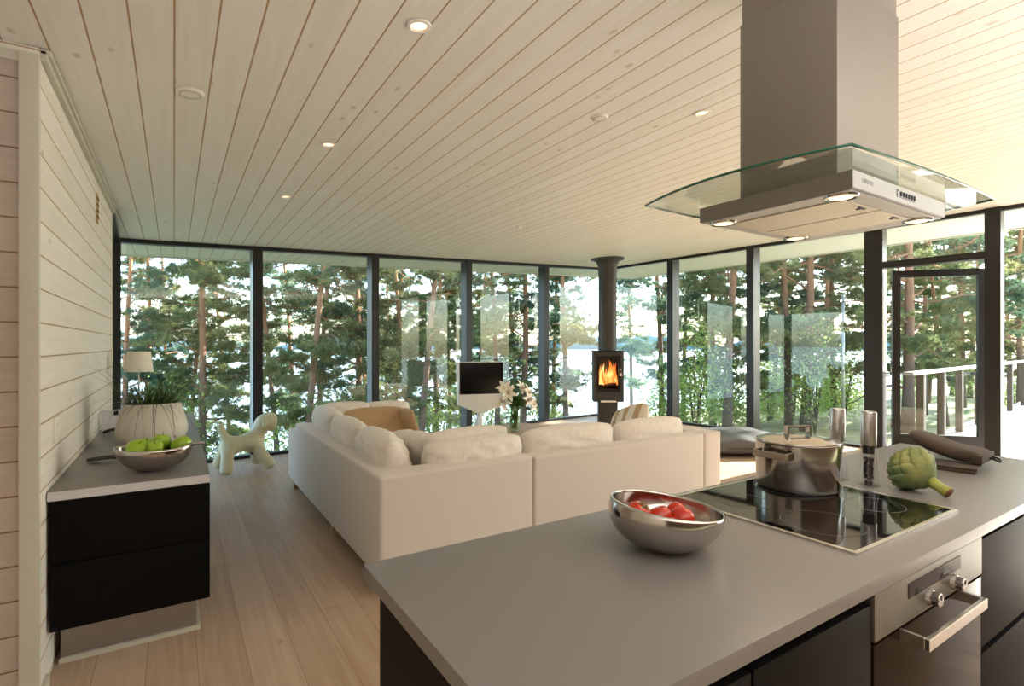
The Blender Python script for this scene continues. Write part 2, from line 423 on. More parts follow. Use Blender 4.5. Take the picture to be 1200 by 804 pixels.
struct(box('trim_4', XL-.02, XL+.008, YE, YE+.02, 0, 2.515, 'white_trim'))

# ---- glazing
FR = 'dark_frame'
def ctop(p): return ceil_z(p.x)
wn_i = [0]
def post(name, r0, r1, f0, f1, mt=FR, z0=-.02):
    z1 = ceil_z(HF((r0+r1)/2, (f0+f1)/2).x)+.03
    o = hbox(name, r0, r1, f0, f1, z0, z1, mt, bevel=.004); return struct(o)
S0 = (P0-COR).dot(D)                         # offset of P0 along the far wall
far_posts = [S0+.287, S0+1.80, S0+3.37, S0+5.08]      # left edges + a little: centres of the inner faces
far_posts = [S0+.33, S0+1.86, S0+3.45, S0+5.13]
trim_n = 5
for c in far_posts:
    post(f'trim_{trim_n}', c-.055, c+.055, 0, .17); trim_n += 1
right_posts = [-1.44, -2.895, -4.51]
for c in right_posts:
    post(f'trim_{trim_n}', 0, .21, c-.06, c+.06); trim_n += 1
post(f'trim_{trim_n}', 0, .2, 0, .2); trim_n += 1            # corner post
post(f'trim_{trim_n}', -.01, .2, -5.80, -5.66); trim_n += 1   # post right of the door
post(f'trim_{trim_n}', 0, .2, -7.5, -7.38); trim_n += 1
post(f'trim_{trim_n}', S0-1.12, S0-1.02, -.02, .15); trim_n += 1
def beam(name, A, B, w, z_off0, z_off1, floor_level=False, z0=0, z1=0):
    """bar between two plan points; top rail follows the ceiling slope"""
    A = Vector(A); B = Vector(B); t = (B-A).normalized(); nn = Vector((-t.y, t.x, 0))*w/2
    v = []
    for p in (A, B):
        for s_ in (-1, 1):
            q = p+nn*s_
            if floor_level: lo, hi = z0, z1
            else: lo, hi = ceil_z(q.x)+z_off0, ceil_z(q.x)+z_off1
            v += [(q.x, q.y, lo), (q.x, q.y, hi)]
    f = [(0, 1, 3, 2), (4, 6, 7, 5), (0, 4, 5, 1), (2, 3, 7, 6), (1, 5, 7, 3), (0, 2, 6, 4)]
    bm = bmesh.new(); bv = [bm.verts.new(p) for p in v]
    for q in f: bm.faces.new([bv[i] for i in q])
    return bm_obj(name, bm, FR)
fw0 = HF(S0-1.07, .06); fw1 = HF(.1, .06); rw1 = HF(.1, -9.0)
struct(beam(f'trim_{trim_n}', fw0, fw1, .1, -.045, .03)); trim_n += 1
struct(beam(f'trim_{trim_n}', fw0, fw1, .1, 0, 0, True, -.02, .035)); trim_n += 1
struct(beam(f'trim_{trim_n}', HF(.06, .1), rw1, .1, -.045, .03)); trim_n += 1
struct(beam(f'trim_{trim_n}', HF(.06, .1), HF(.06, -4.6), .1, 0, 0, True, -.02, .035)); trim_n += 1
sA = Vector((XL-.03, YE+.02, 0)); sB = HF(S0-1.07, 0)
def pane(name, A, B, z0=.035, ztop=None, off=0, thick=.012):
    A = Vector(A); B = Vector(B); t = (B-A).normalized(); nn = Vector((-t.y, t.x, 0))*thick/2; v = []
    for p in (A, B):
        for s_ in (-1, 1):
            q = p+nn*s_; v += [(q.x, q.y, z0), (q.x, q.y, (ceil_z(q.x)-.045) if ztop is None else ztop)]
    # single sheet: one face pane keeps one clean reflection
    v = [(A.x, A.y, z0), (B.x, B.y, z0), (B.x, B.y, (ceil_z(B.x)-.045) if ztop is None else ztop), (A.x, A.y, (ceil_z(A.x)-.045) if ztop is None else ztop)]
    o = mesh_obj(name, v, [(0, 1, 2, 3)], 'window_glass')
    md = o.modifiers.new('thickness', 'SOLIDIFY'); md.thickness = .006
    return struct(o)
xs = [S0-1.02]+far_posts+[0]
wi = 1
for a, b in zip(xs[:-1], xs[1:]):
    pane(f'window_{wi}', HF(a+.05, .10), HF(b-.0, .10)); wi += 1
ys = [0]+right_posts
for a, b in zip(ys[:-1], ys[1:]):
    pane(f'window_{wi}', HF(.13, a-.06), HF(.13, b+.06)); wi += 1
pane(f'window_{wi}', HF(.13, -4.64), HF(.13, -5.66), z0=2.46); wi += 1       # over the door
pane(f'window_{wi}', HF(.13, -5.80), HF(.13, -7.38)); wi += 1
pane(f'window_{wi}', HF(.13, -7.5), HF(.13, -9.0)); wi += 1
pane(f'window_{wi}', sA, sB); wi += 1
struct(beam(f'trim_{trim_n}', sA, sB, .09, -.06, .02)); trim_n += 1
struct(beam(f'trim_{trim_n}', sA, sB, .09, 0, 0, True, -.02, .05)); trim_n += 1
struct(box(f'trim_{trim_n}', XL-.12, XL-.002, YE+.02, YE+.10, 0, 2.515, FR)); trim_n += 1
# ---- door set: jambs, transom and the leaf that stands open outwards
HZ = 2.345
struct(hbox(f'trim_{trim_n}', -.0, .16, -4.66, -4.56, -.02, 2.95, FR, bevel=.004)); trim_n += 1
struct(hbox(f'trim_{trim_n}', -.0, .16, -5.70, -4.64, 2.375, 2.46, FR, bevel=.004)); trim_n += 1
door = thing('glass_door', 'dark framed glass door standing ajar onto the deck', 'door')
door.name = 'door_1'; door['kind'] = 'structure'
hp = HF(.16, -4.72); door.location = hp
dd = (-N*cos(R(36))+D*sin(R(36))); door.rotation_euler.z = math.atan2(dd.y, dd.x)
LW = 1.0
bm = bmesh.new()
add_box(bm, 0, .085, -.03, .03, .02, HZ, .003); add_box(bm, LW-.065, LW, -.03, .03, .02, HZ, .003)
add_box(bm, .085, LW-.065, -.03, .03, HZ-.09, HZ, .003); add_box(bm, .085, LW-.065, -.03, .03, .02, .22, .003)
bm_obj('door_frame', bm, FR, door)
p_ = mesh_obj('door_glass', [(.085, 0, .22), (LW-.065, 0, .22), (LW-.065, 0, HZ-.09), (.085, 0, HZ-.09)], [(0, 1, 2, 3)], 'window_glass', door)
p_.modifiers.new('t', 'SOLIDIFY').thickness = .006
bm = bmesh.new(); add_box(bm, .12, .86, .035, .05, HZ-.028, HZ-.010, .002)
bm_obj('door_closer', bm, 'brass_strip', door)
bm = bmesh.new(); add_box(bm, LW-.05, LW-.02, .03, .075, 1.0, 1.02, .003); add_box(bm, LW-.16, LW-.02, .065, .08, 1.0, 1.022, .003)
bm_obj('door_handle', bm, 'chrome', door)
for hz_ in (.3, 1.0, 2.1): tube('hinge', [(-.012, 0, hz_), (-.012, 0, hz_+.11)], .009, 'chrome', door, 10)

# fascia round the eaves
def fascia(name, A, B):
    A = Vector(A); B = Vector(B); t = (B-A).normalized(); nn = Vector((-t.y, t.x, 0))*.02; v = []
    for p in (A, B):
        for s_ in (-1, 1):
            q = p+nn*s_; v += [(q.x, q.y, ceil_z(q.x)-.02), (q.x, q.y, ceil_z(q.x)+.26)]
    f = [(0, 1, 3, 2), (4, 6, 7, 5), (0, 4, 5, 1), (2, 3, 7, 6), (1, 5, 7, 3), (0, 2, 6, 4)]
    bm = bmesh.new(); bv = [bm.verts.new(p) for p in v]
    for q in f: bm.faces.new([bv[i] for i in q])
    return struct(bm_obj(name, bm, 'fascia_white'))
fascia(f'trim_{trim_n}', c1, c2); trim_n += 1
fascia(f'trim_{trim_n}', c2, HF(2.45, -9.9)); trim_n += 1

# ================================================================== OUTSIDE
LAKE = -4.6
def ground_h(p):
    far = (p-COR).dot(N); rt = (p-COR).dot(D)
    s = max(0., far); z = -1.1-.17*s
    s2 = max(0., rt-2); z2 = -.9-.035*s2
    w = min(1., max(0., (far+3)/9.)); w = w*w*(3-2*w)
    z = z2*(1-w)+z*w
    z += .18*sin(p.x*.55+1)*cos(p.y*.43)+.08*sin(p.x*1.7)*sin(p.y*1.3)
    return z
n = 90; v = []; f = []
for i in range(n+1):
    for j in range(n+1):
        q = COR + D*(-34+90*i/n) + N*(-26+52*j/n); z = ground_h(q)
        r_, f_ = (q-COR).dot(D), (q-COR).dot(N)
        if r_ < .8 and f_ < .9: z = min(z, -.5)
        v.append((q.x, q.y, z))
for i in range(n):
    for j in range(n):
        a = i*(n+1)+j; f.append((a, a+n+1, a+n+2, a+1))
gr = mesh_obj('ground', v, f, 'ground_cover', smooth=True); struct(gr)
wt = mesh_obj('lake', [(-2500, -200, LAKE), (2500, -200, LAKE), (2500, 3500, LAKE), (-2500, 3500, LAKE)], [(0, 1, 2, 3)], 'lake_water')
wt.rotation_euler.z = 0; struct(wt)
# far wooded shore
v = []; f = []; m_ = 160
for i in range(m_+1):
    a = R(-60+130*i/m_); d = 900; px, py = d*sin(a), d*cos(a)
    hh = 16+9*sin(i*.21)+5*sin(i*.57+1)+2.2*sin(i*2.3)+1.6*random.random()
    v += [(px, py, LAKE-1), (px, py, LAKE+hh*.8), (px*1.12, py*1.12, LAKE+hh), (px*1.35, py*1.35, LAKE-1)]
for i in range(m_):
    for k in range(3):
        a = i*4+k; f.append((a, a+4, a+5, a+1))
struct(mesh_obj('hills', v, f, 'hill_far', smooth=True))

# deck and railing on the right
deck = hbox('deck', .21, 14, -11, -4.62, -.22, -.06, 'deck_boards'); struct(deck)
rl = thing('railing', 'deck railing with pale metal handrail on dark wooden posts', 'railing', HF(.5, -4.82, -.06), A6)
box('handrail', .0, 13, -.05, .07, 1.03, 1.075, 'rail_metal', rl, bevel=.01)
for px_ in (.55, 1.62, 2.72, 4.1, 5.6, 7.2, 8.9, 10.6, 12.4):
    box('post', px_-.06, px_+.06, -.04, .05, 0, 1.04, 'post_wood', rl, bevel=.006)
lp = thing('flagpole', 'thin pale pole standing among the pines beyond the deck rail', 'pole', Vector((16.2, 7.6, 0)))
lp.location.z = ground_h(lp.location)
tube('pole', [(0, 0, 0), (0, 0, 3.8)], [.05, .035], 'rail_metal', lp, 10); lathe('finial', [(.0, 3.8), (.05, 3.83), (.06, 3.87), (.03, 3.91), (0, 3.92)], 'rail_metal', lp, n=12)

# ---- trees
def quads_np(cent, ax, ay):
    n_ = len(cent); v = np.empty((n_, 4, 3)); v[:, 0] = cent-ax-ay; v[:, 1] = cent+ax-ay; v[:, 2] = cent+ax+ay; v[:, 3] = cent-ax+ay
    return v.reshape(-1, 3), [(4*i, 4*i+1, 4*i+2, 4*i+3) for i in range(n_)]
def needle_cloud(cs, rad, ntuft, nneed, rng, ln=.12, wd=.012, flat=.45):
    """cs: clump centres. returns triangle soup"""
    k = len(cs); base = np.repeat(cs, ntuft, axis=0)
    off = rng.normal(size=(k*ntuft, 3)); off /= np.linalg.norm(off, axis=1)[:, None]; off *= (rng.random((k*ntuft, 1))**.45)
    rr = np.repeat(rad, ntuft)[:, None]; off *= rr; off[:, 2] *= flat
    t = base+off; t = np.repeat(t, nneed, axis=0); m_ = len(t)
    d = rng.normal(size=(m_, 3)); d[:, 2] += .25; d /= np.linalg.norm(d, axis=1)[:, None]
    s = np.cross(d, rng.normal(size=(m_, 3))); s /= np.linalg.norm(s, axis=1)[:, None]
    L = ln*(.7+.6*rng.random((m_, 1)))
    v = np.empty((m_, 3, 3)); v[:, 0] = t-s*wd; v[:, 1] = t+s*wd; v[:, 2] = t+d*L
    return v.reshape(-1, 3)
def tri_obj(name, v, mt):
    n_ = len(v)//3; me = bpy.data.meshes.new(name)
    me.vertices.add(len(v)); me.vertices.foreach_set('co', v.ravel().astype(np.float32))
    me.loops.add(3*n_); me.loops.foreach_set('vertex_index', np.arange(3*n_, dtype=np.int32))
    me.polygons.add(n_); me.polygons.foreach_set('loop_start', np.arange(0, 3*n_, 3, dtype=np.int32)); me.polygons.foreach_set('loop_total', np.full(n_, 3, dtype=np.int32))
    me.update(); me.validate(); me.materials.append(MAT[mt]); o = bpy.data.objects.new(name, me); COL.objects.link(o); return o
def make_pine(seed, H=11., r0=.17, crown=2.2, spread=2.4, nb=30, mt='needles', dens=1.):
    rng = np.random.default_rng(seed); rd = random.Random(seed)
    root = thing('pine_tree', 'pine', 'tree', (0, 0, -50), group='pines outside the windows')
    k = 9; lean = (rd.uniform(-.5, .5), rd.uniform(-.5, .5)); pts = []
    for i in range(k):
        t = i/(k-1); pts.append(Vector((lean[0]*t+.18*sin(3*t+seed), lean[1]*t+.18*sin(4*t+seed*2), H*t)))
    rad = [r0*(1-.72*i/(k-1)) for i in range(k)]; rad[0] *= 1.25
    def at(z):
        t = max(0, min(.999, z/H))*(k-1); i = int(t); return pts[i].lerp(pts[i+1], t-i), rad[i]+(rad[i+1]-rad[i])*(t-i)
    mb = MB(); mb.add(*tube_data(pts, [r_*.6 for r_ in rad], 10)); cs = []; rs = []
    for b in range(nb):
        z = crown+(H-crown)*(b+rd.random())/nb; p, rr = at(z); a = rd.uniform(0, 2*pi)
        u = (z-crown)/(H-crown); L = spread*(1-.55*u)*rd.uniform(.55, 1.1)*(.55+.45*min(1, u*4))
        bp_ = []; rise = rd.uniform(-.1, .35)
        for q in range(6):
            s = q/5; bp_.append(p+Vector((cos(a+.5*sin(2*s+b))*L*s, sin(a+.5*sin(2*s+b))*L*s, L*(rise*s-.18*s*s+.10*sin(5*s+b)))))
        mb.add(*tube_data(bp_, [rr*.17*(1-.8*q/5)+.005 for q in range(6)], 5))
        if rd.random() < .12: continue                       # a bare dead branch
        for q in range(int(9+7*rd.random())):
            s = rd.uniform(.35, 1); i = min(4, int(s*5)); o = bp_[i].lerp(bp_[i+1], s*5-i)
            tw = o+Vector((rd.uniform(-.5, .5), rd.uniform(-.5, .5), rd.uniform(-.08, .22)))*L*.5
            mb.add(*tube_data([o, o.lerp(tw, .5)+Vector((0, 0, .03)), tw], [.010, .007, .004], 4))
            cs.append(tuple(tw)); rs.append(rd.uniform(.10, .26))
            if rd.random() < .6: cs.append(tuple(tw+Vector((rd.uniform(-.4, .4), rd.uniform(-.4, .4), rd.uniform(-.1, .2))))); rs.append(rd.uniform(.08, .20))
    for q in range(14): cs.append(tuple(pts[-1]+Vector((rd.uniform(-.9, .9), rd.uniform(-.9, .9), rd.uniform(-.9, .5))))); rs.append(.45)
    mb.build('trunk', 'bark_low', root, True)
    fo = tri_obj('foliage', needle_cloud(np.array(cs), np.array(rs), int(9*dens), 11, rng), mt); fo.parent = root
    return root
pines = [make_pine(1, 12, .21, 1.4, 2.6, 40), make_pine(2, 13, .17, 2.0, 2.2, 38, 'needles_cool'), make_pine(3, 11, .24, 1.2, 3.0, 40, 'needles'),
         make_pine(4, 12, .15, 1.6, 1.9, 38, 'needles'), make_pine(5, 13, .19, 2.4, 2.8, 34, 'needles_cool')]
TH = R(32.7)
vw = Vector((sin(TH), cos(TH), 0)); rv = Vector((cos(TH), -sin(TH), 0))
def view_pos(px, depth): return vw*depth + rv*(depth*(px-600)/617)
# (column in the photograph, distance, kind, scale)
TR = [(150, 17, 4, .9), (176, 21, 0, 1.0), (218, 18, 3, 1.0), (240, 16, 0, 1.), (268, 22, 3, 1.1), (196, 26, 4, 1.0), (322, 17, 3, 1.0), (345, 23, 1, 1.0), (366, 15, 3, 1.15), (380, 20, 4, 1.0),
      (412, 17, 1, 1.15), (425, 27, 0, 1.), (298, 27, 4, 1.), (462, 22, 1, 1.), (478, 17, 3, 1.), (497, 14.5, 3, 1.1), (512, 20, 0, 1.), (530, 25, 1, 1.), (452, 30, 4, 1.), (566, 22, 3, .95), (584, 18, 1, 1.), (600, 24, 4, 1.), (612, 17, 2, .9), (656, 17, 1, .9), (654, 24, 1, 1.),
      (735, 27, 1, 1.0), (768, 19, 1, 1.0), (808, 22, 3, 1.1), (842, 18, 1, 1.05), (862, 15, 0, 1.), (852, 27, 4, 1.), (905, 20, 3, 1.), (925, 16, 1, 1.05), (945, 15.5, 2, 1.0), (968, 22, 4, 1.), (985, 17, 3, 1.), (916, 28, 0, 1.),
      (1065, 14.5, 2, 1.), (1078, 22, 1, 1.), (1092, 26, 3, 1.), (1107, 19, 3, 1.), (1128, 24, 0, 1.), (1142, 30, 4, 1.1), (1168, 17, 4, 1.), (1192, 22, 0, 1.), (1212, 28, 2, 1.), (1240, 25, 1, 1.), (1118, 34, 2, 1.2), (1180, 36, 0, 1.2), (1055, 33, 1, 1.2)]
zone = ['seen through the far left window', 'seen through the second window from the left', 'seen through the third window from the left', 'behind the television stand', 'seen just left of the stove flue',
        'seen just right of the stove flue', 'seen between the flue and the hood', 'seen behind the pepper mills', 'seen through the glass door', 'beyond the deck rail at the far right']
def zn(px):
    for i, e in enumerate((303, 438, 548, 638, 705, 790, 884, 1020, 1150)):
        if px < e: return i
    return 9
def near_word(d): return 'near' if d < 16.5 else ('middle distance' if d < 23 else 'distant')
kinds = ['tall pine with reddish trunk', 'slim dark pine with high crown', 'thick trunked pine with wide low boughs', 'thin pale stemmed pine', 'broad crowned straggly pine']
used = set(); seen_lab = {}
for px, d, k, sc in TR:
    z = zn(px); q = view_pos(px, d); q.z = ground_h(q)-.05
    lab = f'{kinds[k]} {zone[z]}, {near_word(d)}'
    if lab in seen_lab: lab = f'{kinds[k]} {zone[z]}, {near_word(d)}, right of its twin'
    seen_lab[lab] = 1
    o = pines[k] if k not in used else None
    rz = random.uniform(0, 6.28)
    if o is None: o = dup(pines[k])
    used.add(k); o.location = q; o.rotation_euler.z = rz; o.scale = (sc, sc, sc); o['label'] = lab
# leafy bushes and saplings
def make_bush(seed, w, h, nl, ls):
    rng = np.random.default_rng(seed); rd = random.Random(seed)
    ls *= .8; nl = int(nl*1.1)
    root = thing('leafy_bush', 'bush', 'bush', (0, 0, -50), group='leafy bushes below the windows')
    mb = MB(); cs = []
    for i in range(9):
        a = rd.uniform(0, 2*pi); L = h*rd.uniform(.6, 1); r_ = w*rd.uniform(.1, .5)
        pts = [Vector((0, 0, 0)), Vector((cos(a)*r_*.4, sin(a)*r_*.4, L*.5)), Vector((cos(a)*r_, sin(a)*r_, L))]
        mb.add(*tube_data(pts, [.02, .014, .005], 5))
        for q in range(6):
            s = rd.uniform(.25, 1); p = pts[0].lerp(pts[2], s); cs.append((p.x+rd.uniform(-.3, .3)*w, p.y+rd.uniform(-.3, .3)*w, p.z))
    mb.build('stems', 'bark_low', root, True)
    cs = np.array(cs); c = np.repeat(cs, nl, axis=0); c += rng.normal(size=c.shape)*.26
    d = rng.normal(size=c.shape); d /= np.linalg.norm(d, axis=1)[:, None]; e = np.cross(d, rng.normal(size=c.shape)); e /= np.linalg.norm(e, axis=1)[:, None]
    v, f = quads_np(c, d*ls, e*ls*.6); mesh_obj('leaves', v, f, 'leaves', root); return root
bushes = [make_bush(11, 1.3, 2.6, 26, .045), make_bush(12, 1.8, 1.9, 30, .05), make_bush(13, 1.0, 3.4, 26, .042)]
BS = [(172, 17, 0), (290, 19, 1), (392, 19, 0), (838, 18, 0), (905, 20, 0), (972, 20, 1), (205, 15, 2), (240, 17, 1), (352, 16, 0), (405, 18, 2), (455, 15, 1), (480, 18, 0), (520, 16, 1), (575, 19, 1), (640, 18, 1), (785, 17, 1),
      (815, 14, 2), (858, 16, 1), (930, 18, 2), (955, 15, 2), (990, 17, 0), (900, 19, 1), (1070, 28, 1), (1125, 30, 0), (1188, 26, 1)]
bk = ['leafy bright green bush', 'low wide green bush', 'tall leafy green sapling']; usedb = set()
for px, d, k in BS:
    q = view_pos(px, d); q.z = ground_h(q)-.03
    lab = f'{bk[k]} {zone[zn(px)]}, {near_word(d)}'
    if lab in seen_lab: lab += ', nearer the right'
    if lab in seen_lab: lab += ' edge of that view'
    seen_lab[lab] = 1
    o = bushes[k] if k not in usedb else dup(bushes[k]); usedb.add(k)
    o.location = q; o.rotation_euler.z = random.uniform(0, 6.28); o['label'] = lab

# ================================================================== FURNITURE
# ---- L-shaped sofa
CL = 'sofa_cloth'
def sofa_part(name, x0, x1, y0, y1, z0, z1, par, bv=.025, mt=CL): return box(name, x0, x1, y0, y1, z0, z1, mt, par, bevel=bv, seg=3)
sf = thing('sofa_corner_section', 'cream cloth corner section of the sofa, running towards the far left window', 'sofa', (.93, 2.764, 0))
sofa_part('base', .152, .97, .152, 2.41, .10, .30, sf)
def poly_part(name, pts, z0, z1, mt, par, bv):
    n_ = len(pts); bm = bmesh.new(); lo = [bm.verts.new((x, y, z0)) for x, y in pts]; hi = [bm.verts.new((x, y, z1)) for x, y in pts]
    bm.faces.new(lo[::-1]); bm.faces.new(hi)
    for i in range(n_): bm.faces.new([lo[i], lo[(i+1) % n_], hi[(i+1) % n_], hi[i]])
    bmesh.ops.bevel(bm, geom=list(bm.edges), offset=bv, segments=3, profile=.7, affect='EDGES')
    return bm_obj(name, bm, mt, par, autosm=50)
poly_part('back', [(0, 0), (1.008, 0), (1.008, .15), (.15, .15), (.15, 2.34), (0, 2.34)], .10, .662, CL, sf, .022)
sofa_part('arm', .004, .98, 2.42, 2.72, .10, .57, sf)
sofa_part('back_end', .002, .15, 2.335, 2.425, .10, .60, sf, .01)
sofa_part('seat_cushion', .15, .98, .15, 1.28, .30, .44, sf, .04, 'cushion_cloth')
sofa_part('seat_cushion', .15, .98, 1.29, 2.41, .30, .44, sf, .04, 'cushion_cloth')
for lx, ly in ((.06, 2.62), (.06, 1.15), (.9, 2.62), (.06, .06), (.9, .06)):
    box('leg', lx-.03, lx+.03, ly-.03, ly+.03, 0, .11, 'table_wood', sf, bevel=.003)
sf2 = thing('sofa_straight_section', 'cream cloth straight section of the sofa, its back to the kitchen island', 'sofa', (1.945, 2.764, 0))
sofa_part('base', .01, 1.70, .152, .97, .10, .30, sf2)
poly_part('back', [(0, 0), (1.69, 0), (1.69, .15), (0, .15)], .10, .655, CL, sf2, .022)
poly_part('arm', [(1.695, 0), (1.91, 0), (1.91, .98), (1.695, .98)], .10, .655, CL, sf2, .022)
sofa_part('seat_cushion', .01, .85, .15, .98, .30, .44, sf2, .04, 'cushion_cloth')
sofa_part('seat_cushion', .86, 1.69, .15, .98, .30, .44, sf2, .04, 'cushion_cloth')
for lx, ly in ((.06, .06), (1.85, .06), (.06, .9), (1.85, .9)):
    box('leg', lx-.03, lx+.03, ly-.03, ly+.03, 0, .11, 'table_wood', sf2, bevel=.003)
def cushion(x, y, z, w, h, t, face, lean, label, mt='cushion_cloth', seed=0, name='cushion', wr=.012, sag=0., group='loose back cushions on the sofa', roll=0):
    """face: heading of the cushion's front (deg, 0 = +y); lean backwards in deg"""
    o = pillow(name, w, h, t, mt, None, seed, wr=wr, sag=sag)
    o.rotation_euler = Matrix.Rotation(R(face), 3, 'Z').__matmul__(Matrix.Rotation(R(lean), 3, 'X')).__matmul__(Matrix.Rotation(R(roll), 3, 'Y')).to_euler()
    o.location = (x, y, z); return tag(o, label, 'cushion', group)
cushion(1.19, 4.72, .44, .70, .40, .22, -90, 12, 'farthest cream back cushion on the left run of the sofa', seed=1)
cushion(1.19, 4.02, .44, .72, .39, .22, -90, 14, 'middle cream back cushion on the left run of the sofa', seed=2)
cushion(1.20, 3.30, .44, .70, .40, .25, -94, 18, 'plump creased cream cushion nearest the inner corner, left run of the sofa', seed=3, wr=.02)
cushion(1.52, 3.45, .44, .50, .36, .20, -70, 24, 'cream cushion tucked in front of the plump corner one', seed=4, wr=.016)
cushion(1.62, 3.02, .44, .72, .35, .24, 0, 10, 'cream back cushion of the right run nearest the inner corner', seed=5, wr=.018)
cushion(1.66, 3.22, .44, .66, .39, .16, 4, 14, 'cream cushion lying behind the corner back cushion, its ridge showing above', seed=15, wr=.012)
cushion(2.40, 3.03, .44, .84, .36, .24, 0, 10, 'middle wrinkled cream back cushion on the right run of the sofa', seed=6, wr=.02)
cushion(3.22, 3.03, .44, .78, .345, .24, 0, 10, 'rightmost cream back cushion, beside the sofa arm', seed=7, wr=.012)
cushion(3.48, 3.52, .44, .52, .40, .16, 75, 24, 'beige striped cushion leaning on the right arm of the sofa', 'striped_cloth', 8, wr=.006, group=None, roll=18)
for o_, l_ in (): pass
cushion(1.63, 4.93, .44, .60, .34, .17, 180, 14, 'tan brown cushion lying at the far end of the sofa', 'tan_cloth', 9, wr=.01, group=None)
cushion(1.40, 5.08, .44, .50, .40, .14, 180, 20, 'cream cushion behind the tan one, near the far arm', 'cushion_cloth', 10, wr=.01)
cushion(1.82, 5.12, .44, .50, .38, .14, 176, 20, 'cream cushion behind the tan one, beside the upright beige cushion', 'cushion_cloth', 12, wr=.01)
cushion(1.98, 4.90, .30, .46, .46, .10, 100, -12, 'upright beige cushion leaning at the end of the seat', 'tan_cloth', 11, wr=.006, group=None, roll=10)

# ---- coffee table and lilies
ct = thing('coffee_table', 'low pale wooden coffee table behind the sofa, under the lilies', 'table', (3.1, 5.05, 0))
box('table_top', -.62, .62, -.42, .42, .37, .405, 'table_wood', ct, bevel=.005)
for sx in (-.55, .55):
    for sy in (-.35, .35): box('leg', sx-.03, sx+.03, sy-.03, sy+.03, 0, .372, 'table_wood', ct, bevel=.004)
box('shelf', -.52, .52, -.33, .33, .12, .14, 'table_wood', ct)
VX, VY, VZ = 3.20, 4.93, .405
vs = thing('glass_vase', 'clear glass vase of white lilies on the coffee table', 'vase', (VX, VY, VZ))
lathe('vase_body', [(.0, .004), (.052, .004), (.058, .02), (.064, .14), (.082, .26), (.079, .26), (.060, .14), (.053, .03), (0, .025)], 'vase_glass', vs, n=28)
lathe('water', [(0, .028), (.050, .03), (.057, .14), (.058, .15), (0, .15)], 'vase_glass', vs, n=24)
rd = random.Random(5)
def lily_flower(mb, c, dirv, s):
    d = dirv.normalized(); a = d.orthogonal().normalized(); b = d.cross(a)
    for i in range(6):
        an = i*pi/3+rd.uniform(-.1, .1); o = a*cos(an)+b*sin(an); t = d.cross(o); k0 = len(mb.v)
        rows = []
        for q in range(6):
            u = q/5; p = c+d*(s*(.75*u-.45*u*u*u))+o*(s*(.10+.95*u**1.5)); w = s*.26*sin(pi*min(.97, .12+u*.85))
            rows += [tuple(p-t*w+d*w*.3), tuple(p), tuple(p+t*w+d*w*.3)]
        fs = []
        for q in range(5):
            for e in range(2): fs.append((q*3+e, q*3+e+1, q*3+e+4, q*3+e+3))
        mb.add(rows, fs)
ends = [(-.13, -.06, .44), (-.17, -.02, .34), (.11, -.08, .35), (.17, .02, .42), (.11, .06, .47), (.17, -.06, .30), (-.08, .08, .47)]
stm = MB(); lv = MB()
for i, e in enumerate(ends):
    e = Vector(e); p0 = Vector((rd.uniform(-.03, .03), rd.uniform(-.03, .03), .04)); mdl = Vector((e.x*.25, e.y*.25, .28))
    stm.add(*tube_data([p0, mdl, e], .004, 6))
    for q in range(9):
        s = rd.uniform(.1, .95); b = (mdl.lerp(e, (s-.5)*2) if s > .5 else p0.lerp(mdl, s*2)); an = rd.uniform(0, 2*pi); L = rd.uniform(.07, .13)
        if b.z < .2: continue
        dv = Vector((cos(an), sin(an), rd.uniform(.1, .9))).normalized(); sd_ = dv.cross(Vector((0, 0, 1))).normalized()*.013
        lv.add([tuple(b), tuple(b+dv*L*.5+sd_), tuple(b+dv*L+Vector((0, 0, -.02))), tuple(b+dv*L*.5-sd_)], [(0, 1, 2, 3)])
for i in range(46):
    b = Vector((rd.uniform(-.035, .035), rd.uniform(-.035, .035), rd.uniform(.03, .16))); L = rd.uniform(.05, .11); an = rd.uniform(0, 6.28); dv = Vector((cos(an)*.22, sin(an)*.22, 1)).normalized(); sd_ = Vector((-sin(an), cos(an), 0))*.010
    lv.add([tuple(b), tuple(b+dv*L*.5+sd_), tuple(b+dv*L), tuple(b+dv*L*.5-sd_)], [(0, 1, 2, 3)])
for i in range(110):
    an = rd.uniform(0, 2*pi); L = rd.uniform(.08, .16); b = Vector((rd.uniform(-.07, .07), rd.uniform(-.07, .07), rd.uniform(.26, .36)))
    dv = Vector((cos(an), sin(an), rd.uniform(.2, 1.4))).normalized(); sd_ = dv.cross(Vector((0, 0, 1))).normalized()*.015
    lv.add([tuple(b), tuple(b+dv*L*.5+sd_), tuple(b+dv*L), tuple(b+dv*L*.5-sd_)], [(0, 1, 2, 3)])
for i, e in enumerate(ends):
    lily = thing('white_lily', '', 'flower', (VX, VY, VZ), group='white lilies in the vase')
    lily['label'] = ['open white lily, upper of the left side of the vase', 'lower left white lily drooping towards the television', 'white lily low on the right, facing the sofa', 'outermost right white lily', 'topmost right white lily', 'lowest right white lily beside the vase rim', 'small white lily at the back left of the bouquet'][i]
    mb = MB(); e = Vector(e); dv = Vector((e.x, e.y-.25, .12)); lily_flower(mb, e, dv, .105); mb.build('petals', 'lily_white', lily, True)
    fm_ = MB()
    for q in range(5):
        an = q*1.26; d_ = dv.normalized(); a_ = d_.orthogonal().normalized(); b_ = d_.cross(a_); tip = e+d_*.07+(a_*cos(an)+b_*sin(an))*.022
        fm_.add(*tube_data([e, tip], .0015, 4)); fm_.add(*tube_data([tip-a_*.006, tip+a_*.006], .003, 5))
    fm_.build('stamens', 'pollen', lily)
stm.build('stems', 'lily_leaf', vs, True); lv.build('foliage', 'lily_leaf', vs)

